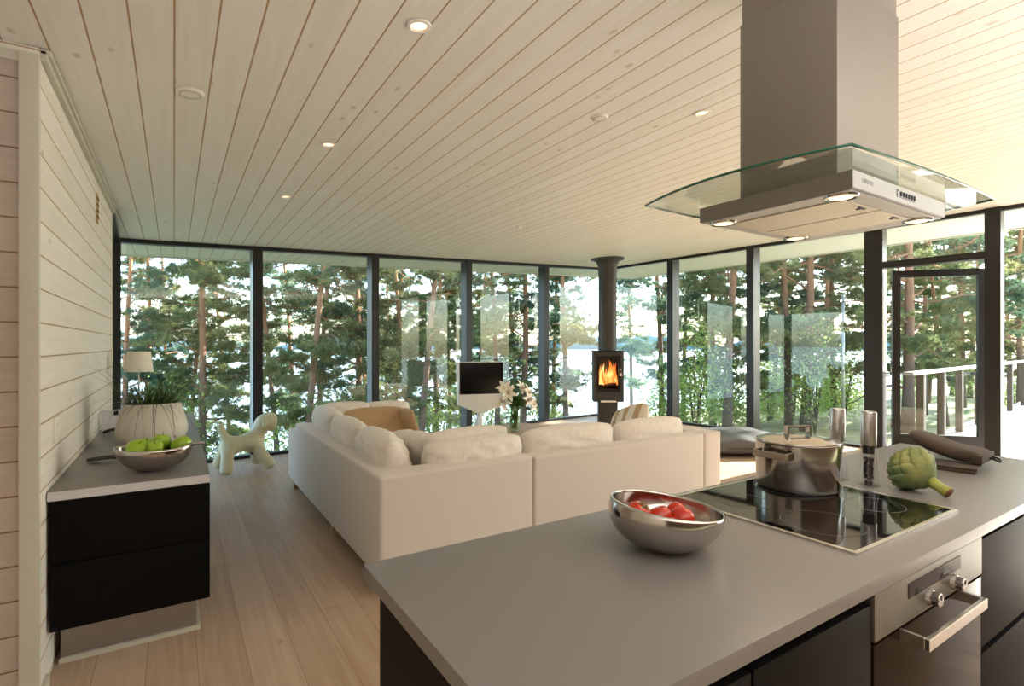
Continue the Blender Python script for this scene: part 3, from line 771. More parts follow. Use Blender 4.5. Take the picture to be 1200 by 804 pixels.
# ---- television on its white stand
tv = thing('television', 'flat black screened television in silver case on a white splayed stand', 'television', (3.72, 6.62, 0), R(-16))
box('screen_case', -.33, .33, .0, .10, .66, 1.235-.1, 'white_plastic', tv, bevel=.008)
box('screen', -.312, .328, -.006, .004, .672, 1.127, 'tv_screen', tv, bevel=.003)
v = [(-.33, 0, .66), (.33, 0, .66), (.33, .10, .66), (-.33, .10, .66), (-.33, 0, .52), (.33, 0, .52), (.33, .1, .52), (-.33, .1, .52), (-.05, 0, .40), (.05, 0, .40), (.05, .1, .40), (-.05, .1, .40)]
f = [(0, 1, 2, 3), (0, 4, 5, 1), (1, 5, 6, 2), (2, 6, 7, 3), (3, 7, 4, 0), (4, 8, 9, 5), (5, 9, 10, 6), (6, 10, 11, 7), (7, 11, 8, 4), (8, 11, 10, 9)]
bm = bmesh.new(); bv = [bm.verts.new(p) for p in v]
for q in f: bm.faces.new([bv[i] for i in q])
bm_obj('speaker_panel', bm, 'white_plastic', tv)
tube('leg', [(0, .05, .44), (-.03, .03, .25), (-.12, -.05, .0)], [.026, .02, .018], 'white_plastic', tv, 10)
tube('leg', [(0, .06, .44), (.02, .07, .2), (.02, .10, .0)], [.026, .022, .02], 'white_plastic', tv, 10)
tube('leg', [(0, .06, .44), (-.05, .15, .2), (-.10, .26, .0)], [.026, .02, .018], 'white_plastic', tv, 10)

# ---- wood stove
st = thing('wood_stove', 'dark grey pedestal wood stove with a burning fire and tall round flue', 'stove', (6.26, 6.72, 0), R(-37))
HCE = ceil_z(6.26)
def prism(name, pts, z0, z1, mt, par, holes=None):
    n_ = len(pts); v = [(x, y, z0) for x, y in pts]+[(x, y, z1) for x, y in pts]
    bm = bmesh.new(); bv = [bm.verts.new(p) for p in v]
    bm.faces.new([bv[i] for i in range(n_)][::-1]); bm.faces.new([bv[n_+i] for i in range(n_)])
    for i in range(n_): bm.faces.new([bv[i], bv[(i+1) % n_], bv[n_+(i+1) % n_], bv[n_+i]])
    return bm_obj(name, bm, mt, par)
lathe('flue_pipe', [(.155, 1.28), (.155, HCE-.10)], 'stove_black', st, n=36)
lathe('ceiling_collar', [(.157, HCE-.26), (.165, HCE-.12), (.20, HCE-.05), (.285, HCE-.022), (.285, HCE-.004), (.16, HCE-.004)], 'stove_black', st, n=40, sharp=50)
prism('pedestal', [(-.16, -.14), (.16, -.14), (.16, .14), (-.16, .14)], 0, .43, 'stove_black', st)
bm = bmesh.new()                                # body as a frame around the fire opening
fw_, fh0, fh1 = .195, .62, 1.19
add_box(bm, -.255, -fw_, -.19, .19, .42, 1.265, .01); add_box(bm, fw_, .255, -.19, .19, .42, 1.265, .01)
add_box(bm, -fw_, fw_, -.19, .19, .42, fh0, .004); add_box(bm, -fw_, fw_, -.19, .19, fh1, 1.265, .004); add_box(bm, -fw_, fw_, .08, .19, fh0, fh1)
bm_obj('body', bm, 'stove_black', st)
box('top_plate', -.262, .262, -.20, .20, 1.262, 1.285, 'cast_dark', st, bevel=.004)
box('fire_chamber', -fw_, fw_, .06, .078, fh0, fh1, 'cast_dark', st)
bm = bmesh.new(); add_box(bm, -fw_, -fw_+.035, -.20, -.175, fh0-.03, fh1, .003); add_box(bm, fw_-.035, fw_, -.20, -.175, fh0-.03, fh1, .003)
add_box(bm, -fw_, fw_, -.20, -.175, fh0-.03, fh0+.02, .003); add_box(bm, -fw_, fw_, -.20, -.175, fh1-.03, fh1+.01, .003)
dr = bm_obj('door', bm, 'cast_dark', st)
box('handle', fw_-.02, fw_+.02, -.235, -.20, .86, .98, 'chrome', dr, bevel=.004)
bm = bmesh.new(); add_box(bm, -.13, .13, -.205, -.19, .415, .445, .003); bm_obj('ash_lip', bm, 'steel_edge', st)
rd = random.Random(3); fb_ = MB()
for i in range(9):                                # flame tongues
    x = -.14+.035*i; h_ = rd.uniform(.30, .44); yy = -.03+rd.uniform(-.03, .05); pr = []
    for q in range(9):
        u = q/8; r_ = .034*sin(pi*min(1, .18+.82*u))*(1-u*.55)+.001; pr.append((x+.016*sin(5*u+i), yy, fh0+.07+h_*u, r_))
    fb_.add(*tube_data([p[:3] for p in pr], [p[3] for p in pr], 8))
fb_.build('flame', 'flame', st, True)
for i, (a, b) in enumerate((((-.15, -.05, fh0+.05), (.15, .02, fh0+.06)), ((-.13, .03, fh0+.06), (.14, -.06, fh0+.09)), ((-.05, -.08, fh0+.05), (.10, .04, fh0+.12)))):
    tube('firewood_log', [a, b], .035, 'log', st, 9)
pl = bpy.data.lights.new('fire_light', 'POINT'); pl.energy = 6; pl.color = (1, .5, .2); pl.shadow_soft_size = .08
po = bpy.data.objects.new('fire_light', pl); COL.objects.link(po); po.parent = st; po.location = (0, -.08, fh0+.28)

# ---- floor cushion by the window
lc = thing('floor_cushion', 'large black leather floor cushion in the sun by the right windows', 'cushion', (6.20, 4.22, 0), R(-30))
bm = bmesh.new(); nn_ = 22
def fc_h(u, v_): e = (1-abs(u)**3.2)*(1-abs(v_)**3.2); return max(0, e)**.38
vs_ = {}
for s_ in (0, 1):
    for i in range(nn_+1):
        for j in range(nn_+1):
            u = sin(pi/2*(-1+2*i/nn_)); w_ = sin(pi/2*(-1+2*j/nn_)); hgt = fc_h(u, w_)
            z = .115+(.15 if s_ else -.115)*hgt+(.01*sin(9*u+3*w_)+.01*sin(7*w_-5*u))*(hgt if s_ else 0)
            vs_[s_, i, j] = bm.verts.new((.50*u, .50*w_, max(0, z)))
for s_ in (0, 1):
    for i in range(nn_):
        for j in range(nn_): bm.faces.new([vs_[s_, i, j], vs_[s_, i+1, j], vs_[s_, i+1, j+1], vs_[s_, i, j+1]])
bmesh.ops.remove_doubles(bm, verts=bm.verts, dist=1e-4)
bm_obj('cushion_body', bm, 'leather_black', lc, smooth=True)
sp_ = [(.5*math.copysign(abs(cos(a))**.28, cos(a)), .5*math.copysign(abs(sin(a))**.28, sin(a)), .117) for a in [2*pi*i/48 for i in range(49)]]
tube('piping', sp_, .006, 'cast_dark', lc, 6)

# ---- dog shaped stool
dg = thing('dog_stool', 'cream plastic dog shaped stool by the far left window', 'stool', (.62, 6.36, 0)); dg.scale = (.84, .92, .85)
def skin_obj(name, joints, edges, mt, par, sub=2):
    me = bpy.data.meshes.new(name); me.from_pydata([j[:3] for j in joints], edges, []); me.update()
    o = bpy.data.objects.new(name, me); COL.objects.link(o); me.materials.append(MAT[mt])
    md = o.modifiers.new('skin', 'SKIN'); md.use_smooth_shade = True
    for i, j in enumerate(joints):
        sv = me.skin_vertices[0].data[i]; sv.radius = (j[3], j[3]); sv.use_root = (i == 0)
    o.modifiers.new('sub', 'SUBSURF').levels = sub; o.modifiers['sub'].render_levels = sub
    if par: o.parent = par
    return o
J = [(.50, 6.56, .375, .092), (.64, 6.58, .38, .088), (.78, 6.60, .39, .092),
     (.47, 6.43, .22, .074), (.455, 6.34, .085, .082), (.452, 6.325, .05, .056),
     (.43, 6.69, .22, .074), (.40, 6.78, .085, .082), (.398, 6.79, .05, .056),
     (.86, 6.52, .24, .072), (.965, 6.45, .085, .078), (.985, 6.44, .05, .05),
     (.83, 6.72, .24, .072), (.85, 6.82, .085, .078), (.855, 6.83, .05, .05),
     (.85, 6.61, .49, .08), (.885, 6.62, .60, .135), (.98, 6.62, .62, .145), (1.08, 6.62, .605, .12),
     (.455, 6.55, .47, .050), (.415, 6.55, .58, .046), (.40, 6.55, .65, .036)]
E_ = [(0, 1), (1, 2), (0, 3), (3, 4), (4, 5), (0, 6), (6, 7), (7, 8), (2, 9), (9, 10), (10, 11), (2, 12), (12, 13), (13, 14), (2, 15), (15, 16), (16, 17), (17, 18), (0, 19), (19, 20), (20, 21)]
skin_obj('body', [(a-.655, b-6.60, c, d) for a, b, c, d in J], E_, 'cream_plastic', dg, 3)
for sx_ in (-1, 1):
    ea = skin_obj('ear', [(.245, .02+.09*sx_, .65, .03), (.25, .02+.125*sx_, .61, .036), (.25, .02+.125*sx_, .55, .028)], [(0, 1), (1, 2)], 'cream_plastic', dg, 2)

# ---- sideboard on the left
sb = thing('sideboard', 'low black sideboard with grey top along the left boarded wall', 'sideboard', (XL+.003, 2.80, 0))
SL = 2.62; SW = .572
box('top', 0, SW, 0, SL, .737, .777, 'worktop', sb, bevel=.002)
box('top_edge', 0.001, SW-.001, -.002, .0, .739, .775, 'hood_white', sb)
box('carcass', .012, SW-.004, .03, SL-.02, .215, .736, 'black_front', sb, bevel=.002)
box('end_panel', .008, SW, .006, .028, .478, .733, 'black_front', sb, bevel=.002)
box('end_panel', .008, SW, .006, .028, .205, .474, 'black_front', sb, bevel=.002)
box('plinth', .02, .525, .17, SL-.1, .018, .215, 'plinth_metal', sb)
box('plinth_skirting', .015, .54, .155, .17, .0, .02, 'white_trim', sb); box('plinth_skirting', .525, .54, .17, SL-.1, .0, .02, 'white_trim', sb)
for k_ in range(3):
    d_ = box('drawer_front', SW-.0035, SW+.001, .04+k_*.855, .885+k_*.855, .22, .733, 'black_front', sb, bevel=.002)

# planter
pt = thing('planter', 'white oval flowerpot with trailing grass on the sideboard', 'plant pot', (-.11, 3.90, .777)); pt.scale = (.93, .93, .96)
lathe('pot', [(0, 0), (.155, 0), (.175, .012), (.197, .06), (.200, .10), (.182, .17), (.158, .252), (.151, .252), (.172, .17), (.185, .10), (.15, .03), (0, .02)], 'white_ceramic', pt, n=48, sharp=60, sy=.8)
lathe('soil', [(0, .232), (.152, .228)], 'soil', pt, n=30, sy=.8, cap=False)
rd = random.Random(8); gm_ = MB()
for i in range(420):
    a = rd.uniform(0, 2*pi); r_ = .13*rd.random()**.5; b = Vector((cos(a)*r_, sin(a)*r_*.8, .235)); a2 = a+rd.uniform(-.9, .9); L = rd.uniform(.18, .44); up_ = rd.uniform(.5, 1.6); pts = []
    d_ = Vector((cos(a2), sin(a2), 0)); dr_ = rd.uniform(.1, .95) if rd.random() < .95 else 1.9
    for q in range(6):
        u = q/5; pts.append(b+d_*(L*u*.8)+Vector((0, 0, L*(up_*u*.75-dr_*u*u))))
    pts = [Vector((max(p.x, -.315), p.y, max(p.z, .012+.004*(i%5)))) for p in pts]
    side = d_.cross(Vector((0, 0, 1)))*.0022; rows = []
    for q, p in enumerate(pts):
        w_ = 1-.85*q/5; rows += [tuple(p-side*w_), tuple(p+side*w_)]
    gm_.add(rows, [(2*q, 2*q+1, 2*q+3, 2*q+2) for q in range(len(pts)-1)])
gm_.build('grass_blades', 'grass_leaf', pt)

# leaf shaped fruit bowl
fbw = thing('fruit_bowl', 'boat shaped steel fruit bowl with green apples on the sideboard', 'bowl', (-.08, 3.03, .777), R(-20))
def bowl_mesh(name, mt, par, a0, b0, H_, th=.004, tip=True, n_=56, rows=12, point=.0):
    v, f = [], []
    def ring(u, off):
        r_ = sin(u*pi/2)**.72; z = H_*(1-cos(u*pi/2)**1.0)
        out = []
        for i in range(n_):
            a = 2*pi*i/n_; ca, sa = cos(a), sin(a); sh = 1+point*abs(ca)**8
            out.append(((a0*r_-off)*ca*sh, (b0*r_-off)*sa, z+off*.8+.012*abs(ca)**6*r_))
        return out
    us = [.12+.88*k/(rows-1) for k in range(rows)]
    for u in us: v += ring(u, 0)
    for u in us[::-1]: v += ring(u, th)
    K = 2*rows
    for k in range(K-1):
        for i in range(n_): j = (i+1) % n_; f.append((k*n_+i, k*n_+j, (k+1)*n_+j, (k+1)*n_+i))
    f.append(tuple(range(n_-1, -1, -1))); f.append(tuple((K-1)*n_+i for i in range(n_)))
    return mesh_obj(name, v, f, mt, par, True)
bowl_mesh('bowl_body', 'bowl_steel', fbw, .155, .115, .108, point=.06)
tube('leaf_stem', [(.160, 0, .116), (.185, 0, .121), (.215, .004, .121)], [.010, .006, .008], 'bowl_steel', fbw, 10)
def apple_profile(r):
    pr = []
    for i in range(15):
        a = -pi/2+pi*i/14; rr = r*cos(a)*(1+.06*sin(a)); z = r*.9*sin(a)+r*.9
        if i < 3: z += r*.10*(3-i)/3
        if i > 11: z -= r*.16*((i-11)/3)
        pr.append((max(rr, 1e-5), z))
    return pr
apl = thing('green_apple', '', 'apple', (0, 0, 0), group='green apples in the steel bowl')
lathe('flesh', apple_profile(.040), 'apple_green', apl, n=28, sharp=180); tube('stem', [(0, 0, .060), (.002, 0, .072), (.006, 0, .082)], .0016, 'stem_brown', apl, 6)
aps = [(-.145, 3.0, .838, 1.0, (.6, .3, 0), 'green apple at the left front of the steel bowl'), (-.075, 2.985, .838, .80, (.2, -.5, 1), 'small green apple at the front middle of the steel bowl'), (.03, 3.03, .835, 1.05, (-.3, .5, 2), 'large green apple at the right end of the steel bowl'),
       (-.05, 3.06, .855, .9, (.4, -.2, 3), 'green apple heaped in the middle, higher than the rest'), (-.115, 3.05, .838, .95, (-.4, .1, 4), 'green apple behind the left front one')]
for i, (x, y, z, s_, r_, l_) in enumerate(aps):
    o = apl if i == 0 else dup(apl); o.rotation_euler = r_; o.scale = (s_*1.12,)*3; o.location = Vector((x, y, z+.052)) - o.rotation_euler.to_matrix() @ Vector((0, 0, .037*s_*1.12)); o['label'] = l_
# black leaf ornaments, frame and lamp
def leaf_orn(loc, rz, label, L=.19):
    v, f = [], []; n_ = 14
    for i in range(n_+1):
        u = i/n_; w_ = .035*sin(pi*min(1, .08+.9*u))*(.75+.25*(i % 2)); x = L*u; z = .02+.015*sin(pi*u)
        v += [(x, -w_, z-.012), (x, 0, z), (x, w_, z-.012), (x, w_, z-.016), (x, 0, z-.005), (x, -w_, z-.016)]
    for i in range(n_):
        for k in range(6): a = i*6+k; b = i*6+(k+1) % 6; f.append((a, b, b+6, a+6))
    f.append((5, 4, 3, 2, 1, 0)); f.append(tuple(n_*6+k for k in range(6)))
    v = [(a, b, max(c, 0)) for a, b, c in v]
    o = mesh_obj('leaf_ornament', v, f, 'cast_dark'); o.location = loc; o.rotation_euler.z = rz; return tag(o, label, 'ornament')
leaf_orn((-.37, 3.40, .778), R(-22), 'black serrated leaf ornament left of the steel bowl', .27)
leaf_orn((-.40, 4.44, .778), R(20), 'black leaf ornament beside the wall behind the flowerpot', .16)
leaf_orn((-.38, 5.0, .778), R(10), 'black leaf ornament at the far end of the sideboard', .16)
bx = thing('photo_frame', 'small silver standing frame between the wall and the flowerpot', 'frame', (-.335, 4.55, .777), R(12))
bm = bmesh.new(); add_box(bm, -.08, .08, -.006, .006, 0, .15, .002, Matrix.Rotation(R(-14), 4, 'X')); bm_obj('frame_plate', bm, 'hood_white', bx)
bm = bmesh.new(); add_box(bm, -.012, .012, .02, .026, 0, .13, 0, Matrix.Rotation(R(16), 4, 'X')@Matrix.Translation((0, .03, 0))); bm_obj('easel_leg', bm, 'cast_dark', bx)
lm = thing('table_lamp', 'white shaded table lamp at the far end of the sideboard', 'lamp', (-.235, 5.14, .777))
lathe('base', [(0, 0), (.065, 0), (.065, .008), (.012, .014), (0, .014)], 'white_plastic', lm, n=28)
tube('stem', [(0, 0, .01), (0, 0, .42)], .006, 'white_plastic', lm, 8)
lathe('lamp_shade', [(.098, .385), (.078, .545), (.076, .545), (.096, .385)], 'lamp_shade', lm, n=36, cap=False)

# wall fittings
ol = thing('wall_socket', 'white wall switch plate on the left boarded wall above the sideboard', 'socket', (XL, 2.99, .95))
box('plate', 0, .008, -.04, .04, 0, .11, 'white_plastic', ol, bevel=.003); box('rocker', .008, .014, -.02, .02, .03, .08, 'white_plastic', ol, bevel=.002)
vt = thing('wall_vent', 'small tan slotted vent high on the left boarded wall', 'vent', (XL, 4.45, 2.19))
box('plate', 0, .008, -.05, .05, 0, .19, 'tan_cloth', vt, bevel=.002)
for k_ in range(4): box('slat', .008, .011, -.038, .038, .03+k_*.04, .045+k_*.04, 'stem_brown', vt)

# ---- ceiling fittings
def cz(x): return ceil_z(x)
tilt = -math.atan(.0514)
dl = thing('ceiling_downlight', '', 'ceiling light', (0, 0, 0), group='recessed ceiling downlights')
lathe('trim_ring', [(.030, -.001), (.034, -.006), (.046, -.004), (.048, .0), (.030, .002)], 'white_plastic', dl, n=32, cap=False)
lathe('bulb', [(0, -.0015), (.018, -.002), (.030, .0015), (0, .003)], 'warm_bulb', dl, n=20)
dls = [(.781, 1.869, 'lit recessed downlight nearest the camera in the ceiling'), (.783, 3.265, 'lit recessed downlight, second in the left row, mid ceiling'), (.764, 4.586, 'recessed downlight farthest in the left row, near the sunlit patch'),
       (2.481, 1.899, 'lit recessed downlight left of the hood chimney')]
for i, (x, y, l_) in enumerate(dls):
    o = dl if i == 0 else dup(dl); o.location = (x, y, cz(x)-.002); o.rotation_euler = (0, tilt, 0); o['label'] = l_
sm = thing('smoke_alarm', 'round white ceiling disc above the sideboard, left', 'smoke alarm', (.064, 2.861, cz(.064)-.001), group='round white ceiling discs')
lathe('cover', [(0, -.012), (.035, -.012), (.052, -.009), (.058, -.004), (.060, 0), (0, 0)], 'white_plastic', sm, n=36)
lathe('vent_ring', [(.040, -.0135), (.046, -.0125), (.046, -.009), (.040, -.009)], 'white_trim', sm, n=30, cap=False)
sm.rotation_euler = (0, tilt, 0)
s2 = dup(sm, label='round white ceiling disc near the middle of the ceiling'); s2.location = (1.998, 2.206, cz(1.998)-.001); s2.scale = (.8, .8, .8)
dt = lathe('ceiling_sensor', [(0, -.03), (.02, -.028), (.03, -.012), (.034, 0), (0, 0)], 'white_plastic', None, (3.254, 4.927, cz(3.254)-.001), n=20); tag(dt, 'tiny white sensor on the ceiling above the sofa', 'sensor')

# ================================================================== KITCHEN ISLAND
IX0, IX1, IY0, IY1 = .342, 2.95, .495, 1.125
isl = thing('island_worktop', 'long grey worktop of the kitchen island', 'worktop', (IX0, IY0, 0))
# top with a cut-out for the hob
HX0, HX1, HY0, HY1 = 1.285, 1.872, .573, 1.10
def slab_hole(name, X0, X1, Y0, Y1, hx0, hx1, hy0, hy1, z0, z1, mt, par):
    bm = bmesh.new(); add_box(bm, X0, X1, Y0, hy0, z0, z1); add_box(bm, X0, X1, hy1, Y1, z0, z1); add_box(bm, X0, hx0, hy0, hy1, z0, z1); add_box(bm, hx1, X1, hy0, hy1, z0, z1)
    return bm_obj(name, bm, mt, par)
slab = box('slab', 0, IX1-IX0, 0, IY1-IY0, .870, .900, 'worktop', isl, bevel=.0025)
base_y0 = IY0+.008; by1 = IY1-.02
def cabinet(name, x0, x1, label, splits, side=None):
    t = thing(name, label, 'cabinet', (x0, base_y0, 0), group=None)
    w_ = x1-x0; box('carcass', 0, w_, .022, by1-base_y0, .10, .852, 'black_front', t)
    box('plinth', 0, w_, .06, by1-base_y0-.05, 0, .10, 'black_gap', t)
    zs = splits
    for a, b in zip(zs[:-1], zs[1:]):
        box('drawer_front', .002, w_-.002, 0, .020, a+.012, b-.006, 'black_front', t, bevel=.0015)
    return t
cabinet('island_cabinet', .372, .780, 'black drawer cabinet at the left end of the island', [.10, .48, .852])
cabinet('island_cabinet', .784, 1.186, 'black drawer cabinet just left of the oven', [.10, .48, .852])
cabinet('island_cabinet', 1.802, 2.36, 'black drawer cabinet just right of the oven', [.10, .555, .860])
cabinet('island_cabinet', 2.364, 2.92, 'black drawer cabinet at the right end of the island', [.10, .555, .860])
# oven
ov = thing('oven', 'built-in oven with grey control panel under the hob', 'oven', (1.192, base_y0-.004, 0))
OW = .602
box('body', .004, OW-.004, .03, .55, .12, .862, 'dark_inside', ov)
box('control_panel', 0, OW, 0, .03, .768, .866, 'oven_steel', ov, bevel=.002)
box('display', .155, .45, -.0015, .001, .818, .850, 'oven_glass', ov)
bm = bmesh.new()
for i in range(3):
    x = .345+.013*i
    for (a, b, c, d) in ((0, .008, .0128, .0135), (0, .008, 0, .0007), (0, .0007, .0, .0135), (.0073, .008, .0, .0135)): add_box(bm, x+a, x+b, -.0025, -.0012, .828+c, .828+d)
bm_obj('display_digits', bm, 'led_text', ov)
for kx in (.262, .405):
    kb = thing('knob', '', 'k'); del kb['label']; del kb['category']; kb.parent = ov; kb.location = (kx, 0, .797)
    bpy.data.objects.remove(kb)
    v, f = lathe_data([(0, -.024), (.014, -.024), (.0155, -.022), (.0155, -.009), (.0175, -.008), (.019, .0), (0, .0)], 28)
    v = [(x, z, -y) for x, y, z in v]; o = mesh_obj('knob', v, f, 'brushed_steel', ov, True, (kx, 0, .795)); o.data.set_sharp_from_angle(angle=R(35))
    box('pointer', -.0015, .0015, -.0255, -.022, .002, .012, 'marking', o)
dv_ = box('oven_door', 0, OW, .002, .03, .13, .760, 'oven_glass', ov, bevel=.002)
bm = bmesh.new(); hx0, hx1 = .118, .455
add_box(bm, hx0, hx1, -.052, -.042, .738, .762, .0015); add_box(bm, hx0, hx0+.010, -.043, .004, .738, .762, .0015); add_box(bm, hx1-.010, hx1, -.043, .004, .738, .762, .0015)
bm_obj('handle', bm, 'steel_edge', dv_)
# hob
hb = thing('hob', 'black glass ceramic hob with steel rim set in the island', 'hob', (HX0, HY0, .9))
hw, hh_ = HX1-HX0, HY1-HY0
bm = bmesh.new(); e = .010
add_box(bm, 0, hw, 0, e, 0, .006, .001); add_box(bm, 0, hw, hh_-e, hh_, 0, .006, .001); add_box(bm, 0, e, e, hh_-e, 0, .006, .001); add_box(bm, hw-e, hw, e, hh_-e, 0, .006, .001)
bm_obj('rim', bm, 'steel_edge', hb); box('glass_plate', e, hw-e, e, hh_-e, .0005, .005, 'black_glass', hb)
def ring_mesh(name, cx_, cy_, r_, z, mt, par, w_=.0012):
    v = []; f = []; n_ = 56
    for i in range(n_):
        a = 2*pi*i/n_; v += [(cx_+cos(a)*(r_-w_), cy_+sin(a)*(r_-w_), z), (cx_+cos(a)*(r_+w_), cy_+sin(a)*(r_+w_), z)]
    for i in range(n_): j = (i+1) % n_; f.append((2*i, 2*i+1, 2*j+1, 2*j))
    return mesh_obj(name, v, f, mt, par)
for cx_, cy_, r_ in ((.15, .15, .10), (.15, .38, .075), (.44, .15, .075), (.43, .39, .115)): ring_mesh('zone_ring', cx_, cy_, r_, .0053, 'marking', hb)
ring_mesh('touch_ring', .30, .045, .009, .0053, 'marking', hb, .0008); ring_mesh('touch_ring', .33, .045, .009, .0053, 'marking', hb, .0008)

# ---- cooking pot
ptx, pty = 1.735, .955
pot = thing('cooking_pot', 'brushed steel cooking pot with lid on the hob', 'pot', (ptx, pty, .905))
lathe('pot_body', [(0, 0), (.118, 0), (.123, .004), (.126, .014), (.126, .148), (.1275, .150), (.124, .150), (.122, .146), (.121, .01), (0, .008)], 'pot_steel', pot, n=64)
lathe('lid', [(0, .166), (.06, .163), (.104, .155), (.118, .151), (.124, .1505), (.1255, .153), (.124, .156), (.117, .156), (.10, .161), (.06, .169), (0, .172)], 'pot_steel', pot, n=64, sharp=60)
bm = bmesh.new(); M_ = Matrix.Rotation(R(-28), 4, 'Z')
add_box(bm, -.040, .040, -.012, .012, .196, .201, .001, M_); add_box(bm, -.040, -.035, -.012, .012, .166, .198, .001, M_); add_box(bm, .035, .040, -.012, .012, .166, .198, .001, M_)
bm_obj('lid_handle', bm, 'pot_steel', pot)
def bracket(ang):
    bm = bmesh.new(); M_ = Matrix.Rotation(ang, 4, 'Z')
    add_box(bm, .160, .164, -.055, .055, .110, .132, .001, M_); add_box(bm, .118, .162, -.055, -.050, .110, .132, .001, M_); add_box(bm, .118, .162, .050, .055, .110, .132, .001, M_)
    return bm_obj('side_handle', bm, 'pot_steel', pot)
bracket(R(180)); bracket(R(0))

# ---- mills
def mill(x, y, content, label):
    t = thing('pepper_mill' if content == 'pepper' else 'salt_mill', label, 'mill', (x, y, .9), group='steel and acrylic mills')
    lathe('acrylic_body', [(0, 0), (.034, 0), (.035, .004), (.0335, .012), (.024, .07), (.0225, .105), (.0225, .135), (0, .135)], 'clear_acrylic', t, n=32)
    lathe('inner_tube', [(.014, .012), (.0165, .02), (.0165, .118), (.0150, .118), (.0130, .014)], 'clear_acrylic', t, n=24, cap=False)
    lathe('collar', [(0, .108), (.0175, .108), (.0175, .138), (0, .138)], 'cast_dark' if content == 'pepper' else 'brushed_steel', t, n=28)
    lathe('grinder', [(0, .002), (.010, .002), (.012, .010), (.010, .018), (0, .018)], 'cast_dark', t, n=20)
    mb = MB(); rd = random.Random(int(x*1000)); sr = .0042 if content == 'pepper' else .0022
    for k_ in range(240):
        a = rd.uniform(0, 6.28); r_ = .013*rd.random()**.4; z = rd.uniform(.024, .092 if content == 'pepper' else .05); c = (r_*cos(a), r_*sin(a), z)
        v = [(c[0]+sr, c[1], c[2]), (c[0]-sr, c[1], c[2]), (c[0], c[1]+sr, c[2]), (c[0], c[1]-sr, c[2]), (c[0], c[1], c[2]+sr), (c[0], c[1], c[2]-sr)]
        mb.add(v, [(0, 2, 4), (2, 1, 4), (1, 3, 4), (3, 0, 4), (2, 0, 5), (1, 2, 5), (3, 1, 5), (0, 3, 5)])
    o = mb.build('peppercorns' if content == 'pepper' else 'salt_crystals', content, t, True); o['kind'] = 'stuff'
    lathe('steel_head', [(.0, .136), (.0225, .136), (.0235, .14), (.0235, .244), (.0215, .249), (.012, .249), (.010, .244), (0, .244)], 'mill_steel', t, n=36)
    return t
mill(1.965, .842, 'pepper', 'steel topped acrylic pepper mill full of black peppercorns, right of the pot')
mill(1.965, .94, 'salt', 'steel topped acrylic salt mill just behind the pot')

# ---- steel bowl with tomatoes
bw = thing('steel_bowl', 'slanted brushed steel bowl holding tomatoes at the front of the island', 'bowl', (.97, .845, .9))
v, f = [], []; n_ = 72; rows = 20; Rb = .131
tl = R(7.5); dirt = Vector((.95, -.3, 0)).normalized()
def bowl_pt(a, u, off):
    # profile: flattened sphere, base radius .045, rim cut by a tilted plane
    x0, y0 = cos(a), sin(a); dd_ = x0*dirt.x+y0*dirt.y
    top = .098-.0165*dd_
    ph0 = .34; phm = 0
    # find the angle where the shell meets the tilted rim
    z_of = lambda ph: .088*(1-cos(ph))-.088*(1-cos(ph0))
    zt = min(top, z_of(pi)); ph_t = math.acos(max(-1, min(1, 1-(zt/.088+(1-cos(ph0))))))
    ph = ph0+(ph_t-ph0)*u; r_ = Rb*sin(ph)**.97 if ph < pi/2 else Rb*(sin(ph)**.7)
    return ((r_-off)*x0, (r_-off)*y0, z_of(ph)+(off if u < .5 else 0))
for k_ in range(rows):
    for i in range(n_): v.append(bowl_pt(2*pi*i/n_, k_/(rows-1), 0))
for k_ in range(rows-1, -1, -1):
    for i in range(n_): v.append(bowl_pt(2*pi*i/n_, k_/(rows-1), .0045))
for k_ in range(2*rows-1):
    for i in range(n_): j = (i+1) % n_; f.append((k_*n_+i, k_*n_+j, (k_+1)*n_+j, (k_+1)*n_+i))
f.append(tuple(range(n_-1, -1, -1))); f.append(tuple((2*rows-1)*n_+i for i in range(n_)))
mesh_obj('bowl_shell', v, f, 'bowl_steel', bw, True)
tm = thing('tomato', '', 'tomato', (0, 0, 0), group='tomatoes in the steel bowl')
lathe('flesh', [(1e-5, .004), (.012, .0005), (.022, .004), (.029, .014), (.031, .026), (.028, .038), (.020, .047), (.010, .050), (1e-5, .047)], 'tomato_red', tm, n=28, sharp=180)
mb = MB()
for k_ in range(5):
    a = k_*1.2566; mb.add([(0, 0, .049), (cos(a+.3)*.008, sin(a+.3)*.008, .052), (cos(a)*.018, sin(a)*.018, .0505), (cos(a-.3)*.008, sin(a-.3)*.008, .052)], [(0, 1, 2, 3)])
mb.build('calyx', 'lily_leaf', tm)
tms = [(.918, .880, .952, 1.0, (.5, .2, 0), 'large tomato at the left of the slanted steel bowl'), (.966, .858, .944, .92, (2.8, .3, 1), 'tomato in the middle of the slanted steel bowl'), (1.008, .828, .938, .98, (-2.6, .5, 2), 'tomato at the right front of the slanted steel bowl'), (1.035, .866, .938, .85, (.9, -2.6, 3), 'small tomato at the far right of the slanted steel bowl'), (.955, .815, .930, .85, (2.6, .1, 1), 'tomato hidden low behind the near rim of the slanted steel bowl')]
for i, (x, y, z, s_, r_, l_) in enumerate(tms):
    o = tm if i == 0 else dup(tm); o.location = (x, y, z); o.rotation_euler = r_; o.scale = (s_,)*3; o['label'] = l_
    # turn about the fruit's middle
    c_ = Matrix.Identity(3); c_ = o.rotation_euler.to_matrix() @ Vector((0, 0, .025*s_)); o.location = Vector((x, y, z+.02))-c_+Vector((0, 0, .002))

